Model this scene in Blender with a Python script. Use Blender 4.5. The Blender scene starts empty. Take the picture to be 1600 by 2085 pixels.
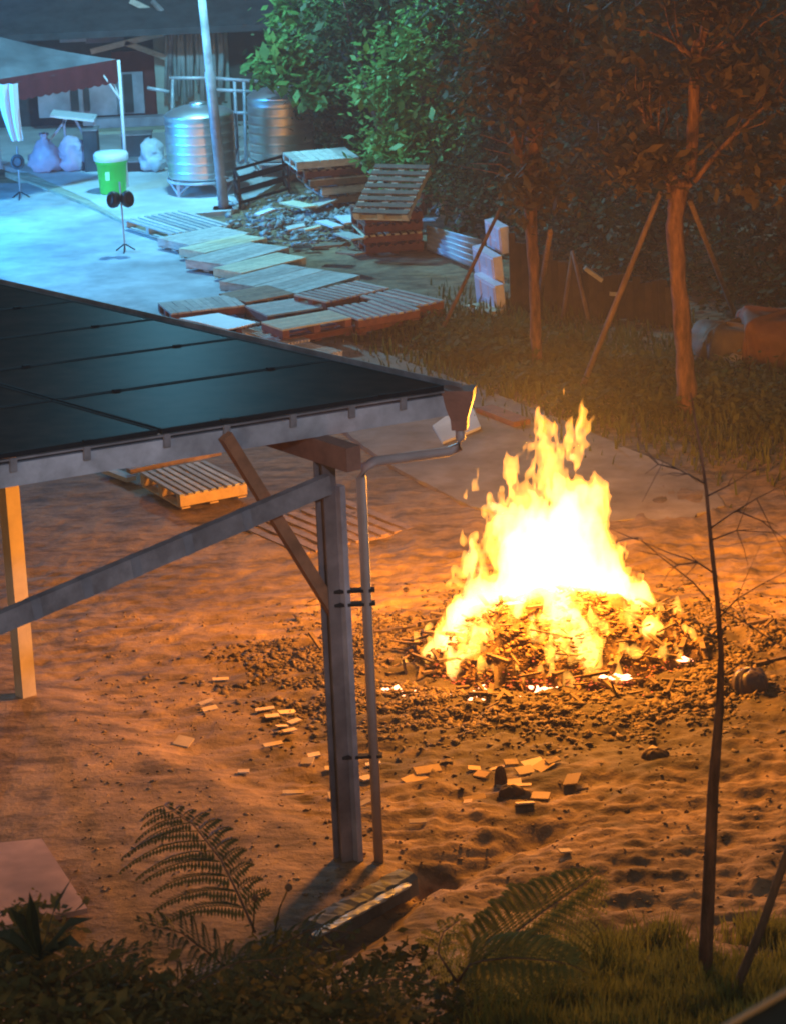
import bpy, math, random
import numpy as np
from mathutils import Vector, Matrix
rng = np.random.default_rng(7); random.seed(7)
S = bpy.context.scene
COL = S.collection
# ---------------------------------------------------------------- camera
F, CX, CY, H = 5800.0, 800.0, 1042.5, 8.5
PITCH, ROLL = math.radians(17), math.radians(2.5)
fw = np.array([0, math.cos(PITCH), -math.sin(PITCH)]); rt = np.array([1., 0, 0]); up = np.cross(rt, fw)
r2 = rt*math.cos(ROLL) - up*math.sin(ROLL); u2 = up*math.cos(ROLL) + rt*math.sin(ROLL)
CAM = np.array([0, 0, H])
cd = bpy.data.cameras.new('camera'); cam = bpy.data.objects.new('camera', cd); COL.objects.link(cam)
M4 = Matrix.Identity(4)
for i in range(3):
    M4[i][0] = r2[i]; M4[i][1] = u2[i]; M4[i][2] = -fw[i]; M4[i][3] = CAM[i]
cam.matrix_world = M4
cd.sensor_fit = 'HORIZONTAL'; cd.sensor_width = 36; cd.lens = F/1600*36
cd.clip_start = .3; cd.clip_end = 1500
S.camera = cam
cd.dof.use_dof = True; cd.dof.focus_distance = 26.0; cd.dof.aperture_fstop = 6.3
# ---------------------------------------------------------------- world, lights, exposure
S.render.engine = 'CYCLES'
S.view_settings.view_transform = 'Standard'; S.view_settings.look = 'None'
S.view_settings.exposure = 0; S.view_settings.gamma = 1; S.view_settings.use_curve_mapping = False
S.cycles.use_denoising = True
S.cycles.sample_clamp_indirect = 4
S.cycles.max_bounces = 6; S.cycles.transparent_max_bounces = 24; S.cycles.volume_bounces = 0
S.cycles.filter_width = 1.9
W = bpy.data.worlds.new('World'); S.world = W; W.use_nodes = True
wn = W.node_tree.nodes; wl = W.node_tree.links
sky = wn.new('ShaderNodeTexSky'); sky.sky_type = 'NISHITA'; sky.sun_disc = False
sky.sun_elevation = math.radians(2); sky.sun_rotation = math.radians(200)
wl.new(sky.outputs[0], wn['Background'].inputs[0]); wn['Background'].inputs[1].default_value = 0.17

def lamp(name, loc, power, color, radius, kind='POINT', aim=None, spot=None):
    l = bpy.data.lights.new(name, kind); l.energy = power; l.color = color
    l.shadow_soft_size = radius
    o = bpy.data.objects.new(name, l); COL.objects.link(o); o.location = loc
    if aim is not None:
        o.rotation_euler = (Vector(aim)-Vector(loc)).to_track_quat('-Z', 'Y').to_euler()
    if spot: l.spot_size = math.radians(spot); l.spot_blend = .6
    return o

FIRE = (1.0, .35, .03)
lamp('fire_light', (1.35, 23.35, 2.0), 2000, FIRE, .40)
lamp('fire_light', (1.0, 22.95, .9), 150, FIRE, .25)
lamp('fire_light', (1.95, 23.1, .9), 150, FIRE, .25)
lamp('street_light', (-3.0, 44.0, 6.4), 3300, (.20, .70, 1.0), .25)
lamp('yard_light', (-8.6, 42.3, 2.5), 3400, (.01, .36, 1.0), .3)
lamp('wall_light', (4.0, -2.0, 12.5), 9500, (.50, .60, .84), .5, 'SPOT', (-2.0, 20.0, 3.9), 21)

# ---------------------------------------------------------------- helpers
def ray(px, py): return fw + r2*(px-CX)/F + u2*(CY-py)/F
def G(px, py, z=0.0):
    d = ray(px, py); return CAM + d*(z-H)/d[2]
def PY(px, py, y):
    d = ray(px, py); return CAM + d*y/d[1]
def VP(px, py, p, dr):                       # ray against the vertical plane through p along dr
    d = ray(px, py); n = np.array([-dr[1], dr[0], 0]); t = ((np.array(p)-CAM)@n)/(d@n); return CAM + d*t

def tag(o, label=None, cat=None, group=None, kind=None):
    if label: o['label'] = label
    if cat: o['category'] = cat
    if group: o['group'] = group
    if kind: o['kind'] = kind
    return o
def thing(name, label, cat, loc, rz=0, group=None):
    o = bpy.data.objects.new(name, None); COL.objects.link(o); o.empty_display_size = .2
    o.location = tuple(float(v) for v in loc); o.rotation_euler = (0, 0, rz)
    return tag(o, label, cat, group)

class MB:
    def __init__(s): s.v = []; s.f = []; s.sm = False
    def add(s, vs, fs):
        b = len(s.v); s.v += [tuple(float(c) for c in p) for p in vs]; s.f += [tuple(i+b for i in f) for f in fs]; return s
    def obox(s, o, a, b, c):                 # origin corner and three edge vectors
        o, a, b, c = map(np.array, (o, a, b, c))
        vs = [o, o+a, o+a+b, o+b, o+c, o+a+c, o+a+b+c, o+b+c]
        return s.add(vs, [(0,3,2,1),(4,5,6,7),(0,1,5,4),(1,2,6,5),(2,3,7,6),(3,0,4,7)])
    def box(s, c, d):
        c = np.array(c); d = np.array(d); return s.obox(c-d/2, (d[0],0,0), (0,d[1],0), (0,0,d[2]))
    def beam(s, p, q, w, h, upv=(0,0,1)):
        p = np.array(p, float); q = np.array(q, float); a = q-p; n = a/np.linalg.norm(a)
        u = np.array(upv, float); sd = np.cross(n, u); sd /= np.linalg.norm(sd); uu = np.cross(sd, n)
        return s.obox(p-sd*w/2-uu*h/2, a, sd*w, uu*h)
    def tube(s, pts, rad, n=8, cap=True):
        pts = [np.array(p, float) for p in pts]; k = len(pts)
        if not hasattr(rad, '__len__'): rad = [rad]*k
        b = []; ref = np.array([.13, .21, .97])
        for i in range(k):
            t = pts[min(i+1,k-1)]-pts[max(i-1,0)]; t /= (np.linalg.norm(t)+1e-9)
            rf = ref if abs(t@ref) < .95 else np.array([1., .2, 0])
            x = np.cross(t, rf); x /= np.linalg.norm(x); y = np.cross(t, x)
            b += [pts[i]+rad[i]*(x*math.cos(2*math.pi*j/n)+y*math.sin(2*math.pi*j/n)) for j in range(n)]
        fs = [(i*n+j, i*n+(j+1)%n, (i+1)*n+(j+1)%n, (i+1)*n+j) for i in range(k-1) for j in range(n)]
        if cap: fs += [tuple(range(n))[::-1], tuple(range((k-1)*n, k*n))]
        s.sm = True; return s.add(b, fs)
    def lathe(s, prof, n=24, c=(0,0,0), cap=True):
        b = [(c[0]+r*math.cos(2*math.pi*j/n), c[1]+r*math.sin(2*math.pi*j/n), c[2]+z) for r, z in prof for j in range(n)]
        k = len(prof)
        fs = [(i*n+j, i*n+(j+1)%n, (i+1)*n+(j+1)%n, (i+1)*n+j) for i in range(k-1) for j in range(n)]
        if cap: fs += [tuple(range(n))[::-1], tuple(range((k-1)*n, k*n))]
        s.sm = True; return s.add(b, fs)
    def build(s, name, m, parent=None, smooth=None):
        return mesh_obj(name, s.v, s.f, m, parent, s.sm if smooth is None else smooth)

def mesh_obj(name, v, f, m, parent=None, smooth=False, world=True):
    v = np.asarray(v, float)
    if parent is not None and world:         # points come in world space, the parent sits at a place
        l = np.array(parent.location); c = parent
        if parent.parent: l = l+np.array(parent.parent.location)
        v = v-l
    me = bpy.data.meshes.new(name)
    if isinstance(f, np.ndarray):
        n, k = f.shape
        me.vertices.add(len(v)); me.vertices.foreach_set('co', v.astype(np.float32).ravel())
        me.loops.add(n*k); me.loops.foreach_set('vertex_index', f.astype(np.int32).ravel())
        me.polygons.add(n); me.polygons.foreach_set('loop_start', np.arange(0, n*k, k, dtype=np.int32))
        me.update(calc_edges=True); me.validate()
    else:
        me.from_pydata([tuple(p) for p in v], [], f); me.update()
    if smooth: me.polygons.foreach_set('use_smooth', [True]*len(me.polygons))
    me.materials.append(m)
    o = bpy.data.objects.new(name, me); COL.objects.link(o)
    if parent is not None: o.parent = parent
    return o
def local(mb, name, m, parent, smooth=None):  # points already in the parent's own frame
    return mesh_obj(name, mb.v, mb.f, m, parent, mb.sm if smooth is None else smooth, world=False)

MATS = {}
def mat(name, col, rough=.8, var=.25, scale=6, bump=.0, metal=0., spec=.4, stretch=None, col2=None, s2=None, orand=0., emit=None, estr=0, trans=0.):
    if name in MATS: return MATS[name]
    m = bpy.data.materials.new(name); m.use_nodes = True; nt = m.node_tree; N = nt.nodes; L = nt.links
    b = N['Principled BSDF']; b.inputs['Roughness'].default_value = rough; b.inputs['Metallic'].default_value = metal
    b.inputs['Specular IOR Level'].default_value = spec
    geo = N.new('ShaderNodeNewGeometry'); mp = N.new('ShaderNodeMapping'); L.new(geo.outputs['Position'], mp.inputs[0])
    if stretch: mp.inputs['Scale'].default_value = stretch
    n1 = N.new('ShaderNodeTexNoise'); n1.inputs['Scale'].default_value = scale; n1.inputs['Detail'].default_value = 6; n1.inputs['Roughness'].default_value = .65
    L.new(mp.outputs[0], n1.inputs[0])
    cr = N.new('ShaderNodeValToRGB'); c = np.array(col); d = np.array(col2) if col2 else c*(1+var)
    lo = c*(1-var) if col2 is None else c
    cr.color_ramp.elements[0].color = (*lo, 1); cr.color_ramp.elements[1].color = (*np.clip(d, 0, 1), 1)
    cr.color_ramp.elements[0].position = .32; cr.color_ramp.elements[1].position = .68
    L.new(n1.outputs[0], cr.inputs[0]); out = cr.outputs[0]
    if s2:                                   # a second, larger or finer, stain
        n2 = N.new('ShaderNodeTexNoise'); n2.inputs['Scale'].default_value = s2; n2.inputs['Detail'].default_value = 3
        L.new(geo.outputs['Position'], n2.inputs[0])
        mr = N.new('ShaderNodeMapRange'); mr.inputs[1].default_value = .3; mr.inputs[2].default_value = .7; mr.inputs[3].default_value = .6; mr.inputs[4].default_value = 1.25
        L.new(n2.outputs[0], mr.inputs[0]); mx = N.new('ShaderNodeVectorMath'); mx.operation = 'SCALE'
        L.new(out, mx.inputs[0]); L.new(mr.outputs[0], mx.inputs['Scale']); out = mx.outputs[0]
    if orand:
        oi = N.new('ShaderNodeObjectInfo'); mr = N.new('ShaderNodeMapRange'); mr.inputs[3].default_value = 1-orand; mr.inputs[4].default_value = 1+orand*.7
        L.new(oi.outputs['Random'], mr.inputs[0]); mx = N.new('ShaderNodeVectorMath'); mx.operation = 'SCALE'
        L.new(out, mx.inputs[0]); L.new(mr.outputs[0], mx.inputs['Scale']); out = mx.outputs[0]
    L.new(out, b.inputs['Base Color'])
    if bump:
        bp = N.new('ShaderNodeBump'); bp.inputs['Strength'].default_value = bump; bp.inputs['Distance'].default_value = .05
        L.new(n1.outputs[0], bp.inputs['Height']); L.new(bp.outputs[0], b.inputs['Normal'])
    if emit:
        b.inputs['Emission Color'].default_value = (*emit, 1); b.inputs['Emission Strength'].default_value = estr
    if trans:
        b.inputs['Transmission Weight'].default_value = 0
        tr = N.new('ShaderNodeBsdfTranslucent'); L.new(out, tr.inputs[0]); ad = N.new('ShaderNodeMixShader'); ad.inputs[0].default_value = trans
        L.new(b.outputs[0], ad.inputs[1]); L.new(tr.outputs[0], ad.inputs[2]); L.new(ad.outputs[0], N['Material Output'].inputs[0])
    MATS[name] = m; return m

dirt = mat('dirt', (.13,.082,.044), .95, .4, 4.5, .7, s2=.5, col2=(.29,.185,.10))
wood_pale = mat('wood_pale', (.46,.43,.37), .8, .22, 9, .25, orand=.28, stretch=(1,1,4))
wood_cream = mat('wood_cream', (.60,.53,.36), .8, .18, 8, .2, orand=.2)
wood_red = mat('wood_red', (.17,.062,.04), .8, .3, 8, .2, orand=.25)
wood_brown = mat('wood_brown', (.27,.17,.10), .8, .3, 8, .2, orand=.25)
wood_raw = mat('wood_raw', (.52,.36,.20), .8, .2, 8, .2, orand=.25)
galv = mat('galv', (.40,.42,.45), .45, .3, 4, .04, metal=.15, s2=2.2)
galv_dull = mat('galv_dull', (.21,.20,.205), .6, .4, 4, .15, metal=.1, s2=1.5)
pvc = mat('pvc', (.30,.25,.23), .45, .12, 4)
steel = mat('steel', (.66,.68,.69), .42, .08, 3, .0, metal=1.0)
pvglass = mat('pvglass', (.034,.021,.017), .42, .35, 1.3, spec=.0012, s2=5)
alu = mat('alu', (.22,.23,.25), .5, .1, 4, metal=.2)
dark_alu = mat('dark_alu', (.016,.016,.018), .8, spec=.1, scale=4, var=.2)
conc = mat('conc', (.40,.40,.39), .9, .3, 1.6, .12, s2=.35)
conc_pale = mat('conc_pale', (.56,.56,.53), .9, .12, 2.6, .1, s2=.5)
conc_path = mat('conc_path', (.19,.14,.10), .9, .2, 2.5, .3, col2=(.31,.26,.22), s2=1.2)
black = mat('black', (.012,.013,.015), .5, .3, 6)
bark = mat('bark', (.16,.078,.045), .9, .65, 14, 1.0, stretch=(1,1,.25))
bark_dark = mat('bark_dark', (.16,.10,.07), .9, .4, 10, .8, stretch=(1,1,.25))
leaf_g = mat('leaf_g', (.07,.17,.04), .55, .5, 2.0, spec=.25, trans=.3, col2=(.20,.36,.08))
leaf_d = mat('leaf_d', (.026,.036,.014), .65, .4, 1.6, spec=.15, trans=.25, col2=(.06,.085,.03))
leaf_dry = mat('leaf_dry', (.06,.065,.02), .8, .4, 2.0, spec=.1, trans=.35, col2=(.13,.13,.035))
leaf_firelit = mat('leaf_firelit', (.06,.042,.018), .7, .4, 1.6, spec=.15, trans=.35, col2=(.20,.135,.055))  # brown leaves, the warm firelight painted into their colour
grass_m = mat('grass_m', (.10,.12,.02), .7, .4, 2.0, spec=.15, trans=.45, col2=(.26,.25,.05))

# ash bed stain, plus streaks of dirt tone and fine shading painted into the colour
def stain_shade_dirt():
    nt = dirt.node_tree; N = nt.nodes; L = nt.links; b = N['Principled BSDF']; src = b.inputs['Base Color'].links[0].from_socket
    geo = N.new('ShaderNodeNewGeometry'); sub = N.new('ShaderNodeVectorMath'); sub.operation = 'SUBTRACT'; sub.inputs[1].default_value = (1.3, 22.3, 0); L.new(geo.outputs['Position'], sub.inputs[0])
    mul = N.new('ShaderNodeVectorMath'); mul.operation = 'MULTIPLY'; mul.inputs[1].default_value = (.36, .43, 0); L.new(sub.outputs[0], mul.inputs[0])
    ln = N.new('ShaderNodeVectorMath'); ln.operation = 'LENGTH'; L.new(mul.outputs[0], ln.inputs[0])
    nz = N.new('ShaderNodeTexNoise'); nz.inputs['Scale'].default_value = 2.2; nz.inputs['Detail'].default_value = 8; L.new(geo.outputs['Position'], nz.inputs[0])
    ad = N.new('ShaderNodeMath'); ad.operation = 'MULTIPLY_ADD'; ad.inputs[1].default_value = 1.1; L.new(nz.outputs[0], ad.inputs[0]); L.new(ln.outputs['Value'], ad.inputs[2])
    mr = N.new('ShaderNodeMapRange'); mr.inputs[1].default_value = 1.75; mr.inputs[2].default_value = 1.25; L.new(ad.outputs[0], mr.inputs[0])
    mx = N.new('ShaderNodeMix'); mx.data_type = 'RGBA'; mx.inputs[7].default_value = (.045,.031,.021,1); L.new(mr.outputs[0], mx.inputs[0]); L.new(src, mx.inputs[6])
    mp = N.new('ShaderNodeMapping'); mp.inputs['Scale'].default_value = (1.0, 2.6, 1); mp.inputs['Rotation'].default_value = (0, 0, -.25); L.new(geo.outputs['Position'], mp.inputs[0])
    n2 = N.new('ShaderNodeTexNoise'); n2.inputs['Scale'].default_value = 1.6; n2.inputs['Detail'].default_value = 9; n2.inputs['Roughness'].default_value = .7; L.new(mp.outputs[0], n2.inputs[0])
    m2 = N.new('ShaderNodeMapRange'); m2.inputs[1].default_value = .36; m2.inputs[2].default_value = .52; m2.inputs[3].default_value = .45; m2.inputs[4].default_value = 1.3; L.new(n2.outputs[0], m2.inputs[0])
    sc = N.new('ShaderNodeVectorMath'); sc.operation = 'SCALE'; L.new(mx.outputs[2], sc.inputs[0]); L.new(m2.outputs[0], sc.inputs['Scale']); L.new(sc.outputs[0], b.inputs['Base Color'])
stain_shade_dirt()
# ---------------------------------------------------------------- ground
def vnoise(p, cell, seed):                   # smooth value noise on points
    r = np.random.default_rng(seed); T = r.random((32,32,32)).astype(np.float32)
    q = p/np.array(cell)+100.37; i = np.floor(q).astype(int); f = q-i; f = f*f*(3-2*f); i %= 32; j = (i+1) % 32
    def g(a, b, c): return T[a[:,0], b[:,1], c[:,2]]
    x0 = g(i,i,i)*(1-f[:,0])+g(j,i,i)*f[:,0]; x1 = g(i,j,i)*(1-f[:,0])+g(j,j,i)*f[:,0]
    x2 = g(i,i,j)*(1-f[:,0])+g(j,i,j)*f[:,0]; x3 = g(i,j,j)*(1-f[:,0])+g(j,j,j)*f[:,0]
    y0 = x0*(1-f[:,1])+x1*f[:,1]; y1 = x2*(1-f[:,1])+x3*f[:,1]
    return (y0*(1-f[:,2])+y1*f[:,2])*2-1
def sstep(a, b, x):
    t = np.clip((x-a)/(b-a), 0, 1); return t*t*(3-2*t)
def segd(x, y, p, q):
    p = np.array(p[:2]); q = np.array(q[:2]); d = q-p; t = np.clip(((x-p[0])*d[0]+(y-p[1])*d[1])/(d@d), 0, 1)
    return np.hypot(x-p[0]-t*d[0], y-p[1]-t*d[1])
MC = np.array([1.38, 23.45])                 # centre of the burning heap
def heap(x, y):
    r = np.hypot((x-MC[0])/1.38, (y-MC[1])/1.08); return .80*np.clip(1-r, 0, 1)**.85*(1-.25*np.clip(1-r,0,1))
TR = (G(1085,1700), G(880,1790)); TR2 = (G(880,1790), G(640,1985))
def ground_z(x, y):
    x = np.asarray(x, float); y = np.asarray(y, float); sh = x.shape; x = x.ravel(); y = y.ravel()
    p = np.stack([x, y, x*0], 1)
    near = sstep(31, 27, y)*sstep(-9, -6, x)*sstep(10, 6, x)
    smooth_l = sstep(.25, -.5, (x-G(690,1700)[0])+(y-G(690,1700)[1])*.72)   # trodden ramp left of the post
    rough = near*(1-.88*smooth_l)*(.55+.45*sstep(-1.2, .2, x))
    z = smooth_l*near*.09+rough*(.025*vnoise(p, (.9,.4,1), 1)+.026*vnoise(p, (.34,.14,1), 2)+.024*vnoise(p, (.12,.07,1), 3)+.016*vnoise(p, (.06,.045,1), 13))
    z += near*.01*vnoise(p, (.2,.2,1), 4)+.02*near
    fr = sstep(21.6, 20.0, y)*sstep(-.5, .4, x)*sstep(16.5, 18.0, y)        # churned soil right of the post
    z += fr*.5*(.025*vnoise(p, (1.1,.22,1), 5)+.03*vnoise(p, (.46,.10,1), 6)+.022*vnoise(p, (.17,.06,1), 7)+.018*vnoise(p, (.06,.045,1), 14))
    ring = np.exp(-((np.hypot((x-MC[0]+.15)/1.5, (y-MC[1]+.25)/1.1)-1.25)/.35)**2)*(y < MC[1]+.5)
    z += ring*(.02+.03*vnoise(p, (.16,.12,1), 9)+.025*vnoise(p, (.07,.06,1), 10))
    wv = 1+.5*vnoise(p, (.3,.3,1), 8)
    z -= wv*(.11*np.exp(-(segd(x, y, *TR)/.20)**2)+.17*np.exp(-(segd(x, y, *TR2)/.17)**2))
    z -= .02*(1-near)
    edge = 17.5+.25*np.sin(x*1.3+.6)+.12*np.sin(x*3.7)
    z += np.minimum(.30*np.clip(edge-y, 0, 30), 1.7)
    hx = x+6.0                               # wooded rise behind the yard on the right
    z += sstep(47, 75, y)*9*sstep(-1, 5, x)+sstep(75, 160, y)*14
    return z.reshape(sh)
xs = np.concatenate([np.array([-400,-200,-100,-60,-40,-25,-16,-11,-8]), np.linspace(-6, -4.2, 10), np.arange(-4.1, 5.0, .034), np.linspace(5.1, 8, 14), np.array([10,14,20,30,50,100,200,400])])
ys = np.concatenate([np.array([-60,-20,-5,2,6,9,12]), np.arange(13, 15.4, .3), np.arange(15.5, 26.5, .034), np.arange(26.7, 40, .25), np.arange(40.5, 80, 1.0), np.array([85,95,110,130,160,220,320,500])])
X, Y = np.meshgrid(xs, ys); Z = ground_z(X, Y)
nx, ny = len(xs), len(ys); I = np.arange(nx*ny).reshape(ny, nx)
gf = np.stack([I[:-1,:-1], I[:-1,1:], I[1:,1:], I[1:,:-1]], -1).reshape(-1, 4)
tag(mesh_obj('ground', np.stack([X, Y, Z], -1).reshape(-1, 3), gf, dirt, smooth=True), kind='structure')
def gz(x, y): return float(ground_z(np.array([x]), np.array([y]))[0])
def slab(name, pts, z, th, m):
    q = [G(px, py, z) for px, py in pts]; mb = MB(); n = len(q)
    if sum(q[i][0]*q[(i+1)%n][1]-q[(i+1)%n][0]*q[i][1] for i in range(n)) < 0: q = q[::-1]
    mb.add([p for p in q]+[p-np.array([0,0,th]) for p in q], [tuple(range(n)), tuple(range(n,2*n))[::-1]]+[(i, n+i, n+(i+1)%n, (i+1)%n) for i in range(n)])
    return tag(mb.build(name, m), kind='structure')
slab('concrete_yard', [(-500,395),(0,372),(60,372),(160,412),(235,447),(300,478),(400,520),(500,566),(570,600),(420,760),(100,800),(-600,800)], .03, .2, conc)
slab('concrete_pad', [(56,350),(-300,250),(-200,170),(620,200),(640,330),(470,428),(250,447),(180,405)], .06, .2, conc_pale)
strip = slab('paving_strip', [(56,352),(180,407),(250,449),(300,476),(236,446),(160,411),(60,371),(10,352)], .05, .15, mat('strip', (.42,.40,.30), .9, .2, 4, .1, s2=2))
pe_ = [(560,640),(700,690),(985,792),(1100,838),(1180,868),(1260,905),(1345,940),(1440,985),(1475,1030),(1380,1062),(1300,1058),(1200,1062),(1080,1048),(960,1032),(788,943),(600,800),(480,720)]; pj = []
for i in range(len(pe_)):                     # broken, crumbling outline
    a, b = pe_[i], pe_[(i+1) % len(pe_)]; k = max(1, int(math.hypot(b[0]-a[0], b[1]-a[1])/14)); am = 5 if i >= 5 and i < 13 else 1.6
    pj += [(a[0]+(b[0]-a[0])*j/k+rng.normal(0, am), a[1]+(b[1]-a[1])*j/k+rng.normal(0, am*.45)) for j in range(k)]
fa, fb_ = [(56,352),(180,407),(250,449),(300,476)], [(10,352),(60,371),(161,410),(236,446)]
def along(pl, t):
    t *= len(pl)-1; i = min(int(t), len(pl)-2); t -= i; return (pl[i][0]+(pl[i+1][0]-pl[i][0])*t, pl[i][1]+(pl[i+1][1]-pl[i][1])*t)
for k in range(11):                           # the strip is laid in short flat boards
    t0_, t1_ = k/11+.004, (k+1)/11-.004; q = [G(*along(p, t), .05) for p, t in ((fb_, t0_), (fa, t0_), (fa, t1_), (fb_, t1_))]; h_ = .012+.01*rng.random()
    mb = MB(); mb.add([p+dz_ for dz_ in (np.array([0,0,.001]), np.array([0,0,h_])) for p in q], [(3,2,1,0),(4,5,6,7),(0,1,5,4),(1,2,6,5),(2,3,7,6),(3,0,4,7)])
    mb.build('flat_board', mat('strip_board', (.40,.37,.26), .9, .2, 5, .1, orand=.3), strip)
slab('path', pj, .035, .2, conc_path)

# thin smoke hanging over the whole yard
hz = MB(); hz.box((0, 230, 20), (900, 640, 48.0))
hm = bpy.data.materials.new('smoke_air'); hm.use_nodes = True; N = hm.node_tree.nodes; N.remove(N['Principled BSDF'])
pv = N.new('ShaderNodeVolumePrincipled'); pv.inputs['Color'].default_value = (.85,.85,.85,1); pv.inputs['Density'].default_value = .0022; pv.inputs['Anisotropy'].default_value = .2
hm.node_tree.links.new(pv.outputs[0], N['Material Output'].inputs['Volume'])
tag(hz.build('haze', hm), kind='stuff')
# ---------------------------------------------------------------- solar carport
v_ = np.array([-.600,.800,0]); u_ = np.array([-.800,-.600,0])
C0 = G(905, 785, 3.42)
B0 = VP(150, 612, C0, v_); A0 = VP(331, 874, C0, u_)
Lp = np.linalg.norm(A0-C0); Wp = np.linalg.norm(B0-C0)/4.0
uu = (A0-C0)/Lp; vv = (B0-C0)/np.linalg.norm(B0-C0); nn = np.cross(vv, uu); nn *= np.sign(nn[2]); nn /= np.linalg.norm(nn)
base = G(715, 1775)
car = thing('solar_carport', 'steel carport roofed with dark solar panels, standing left of the bonfire', 'carport', (base[0], base[1], 0))
seams = [VP(x, y, C0, v_) for x, y in ((894,781),(675,746),(481,693),(312,652),(150,612))]
tj = [float((p-C0)@vv) for p in seams]; tj[0] = 0.0
while len(tj) < 8: tj.append(tj[-1]+Wp)
for i in range(3):
    for j in range(7):
        g = .012
        o = C0+uu*(i*(Lp+.03))+vv*(tj[j]+g); a = uu*Lp; b = vv*(tj[j+1]-tj[j]-2*g)
        e = .018
        fr = MB()
        fr.obox(o-nn*.035, a, vv*e, nn*.035); fr.obox(o+b-vv*e-nn*.035, a, vv*e, nn*.035)
        fr.obox(o+vv*e-nn*.035, uu*e, b-2*vv*e, nn*.035); fr.obox(o+a-uu*e+vv*e-nn*.035, uu*e, b-2*vv*e, nn*.035)
        gl = MB(); gl.obox(o+uu*e+vv*e-nn*.03, a-2*uu*e, b-2*vv*e, nn*.026)
        p = gl.build('solar_panel', pvglass, car); f = fr.build('panel_frame', dark_alu, car); f.parent = p; f.location = (0,0,0)
        for k in (.22, .78):                 # clamps on the seams
            c = MB(); c.obox(o+a*k-nn*.002, uu*.06, -vv*.03, nn*.012); q = c.build('clamp', dark_alu, car); q.parent = p
# purlins under the panels, fascia first
def purlin(t, drop, h, m, name, s0=-.10, s1=6.2, th=.05):
    o = C0+uu*s0+vv*t-nn*drop; mb = MB()
    mb.obox(o-nn*h, uu*(s1-s0), vv*th, nn*h); mb.obox(o-nn*.012+vv*th, uu*(s1-s0), vv*.05, nn*.012); mb.obox(o-nn*h+vv*th, uu*(s1-s0), vv*.05, nn*.012)
    return mb.build(name, m, car)
purlin(.012, .075, .150, galv, 'purlin')
rail = MB(); rail.obox(C0-uu*.06-nn*.052+vv*.0, uu*6.2, vv*.03, nn*.012); rail.build('rail', galv_dull, car)
for k in range(1, 7): purlin(tj[k]-.05, .06, .15, galv_dull, 'purlin')
for s in (.35,.8,1.3,1.85,2.33,2.95,3.5):
    c = MB(); c.obox(C0+uu*s-vv*.012-nn*.125, uu*.05, vv*.02, nn*.09); c.build('clamp', galv_dull, car)  # clamp brackets, also standing for darker reflected bands along the fascia
# far right gutter along v, its outlet box and the downpipe
gt = MB(); o = C0-uu*.02+vv*.0
gt.obox(o-uu*.12-nn*.13, vv*7.6, uu*.12, nn*.01); gt.obox(o-uu*.13-nn*.13, vv*7.6, uu*.01, nn*.13); gt.obox(o-nn*.12-uu*.002, vv*7.6, uu*.008, nn*.09)
gt.build('gutter', galv_dull, car)
e = MB(); rust = mat('rust_brown', (.20,.10,.07), .6, .3, 5)
q = [G(905,790,3.38),G(962,790,3.38)]; ax = (q[1]-q[0]); ax /= np.linalg.norm(ax); ay = np.array([-ax[1],ax[0],0])
cb = (q[0]+q[1])/2
prof = [(.115,.09,0),(.11,.085,-.06),(.06,.06,-.22),(.055,.055,-.30)]
vs = []
for w, d, z in prof: vs += [cb-ax*w-ay*d+np.array([0,0,z]), cb+ax*w-ay*d+np.array([0,0,z]), cb+ax*w+ay*d+np.array([0,0,z]), cb-ax*w+ay*d+np.array([0,0,z])]
e.add(vs, [(3,2,1,0)]+[(i*4+j, i*4+(j+1)%4, (i+1)*4+(j+1)%4, (i+1)*4+j) for i in range(3) for j in range(4)]+[(12,13,14,15)])
e.build('gutter_outlet', rust, car)
# posts
def post(b, top, w, m, name='post'):
    d1 = -v_*w; mb = MB(); b = np.array(b)-u_*0
    t = .012; h = np.array([0,0,top-b[2]])
    # H section: two flanges across v, web along it
    mb.obox(b-u_*w/2-v_*w/2, u_*w, v_*t, h); mb.obox(b-u_*w/2+v_*(w/2-t), u_*w, v_*t, h); mb.obox(b-u_*t/2-v_*(w/2-t), u_*t, v_*(w-2*t), h)
    return mb.build(name, m, car)
pt = float((C0+uu*1.1)[2])-.40
PB = np.array([base[0]-.03, base[1], -.05])
PB = PB-np.array([.015,0,0]); post(PB, pt, .108, mat('post_steel', (.17,.13,.12), .6, .3, 5, .05, s2=2))
cp = MB(); cp.obox(PB-u_*.09-v_*.11, u_*.045, v_*.075, (0,0,pt-.12)); cp.build('post_channel', mat('channel_steel', (.31,.28,.29), .5, .25, 5, .05, s2=2), car)
lb = G(55, 1440); wmat = mat('post_cream', (.55,.42,.27), .7, .15, 4, .05)
mb = MB(); mb.obox(np.array([lb[0],lb[1],-.02])-u_*.065-v_*.065, u_*.13, v_*.13, (0,0,pt)); mb.build('post', wmat, car)
mb = MB(); mb.obox(np.array([lb[0],lb[1],-.01])-u_*.2-v_*.2, u_*.4, v_*.4, (0,0,.05)); mb.build('base_plate', conc_path, car)
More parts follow.
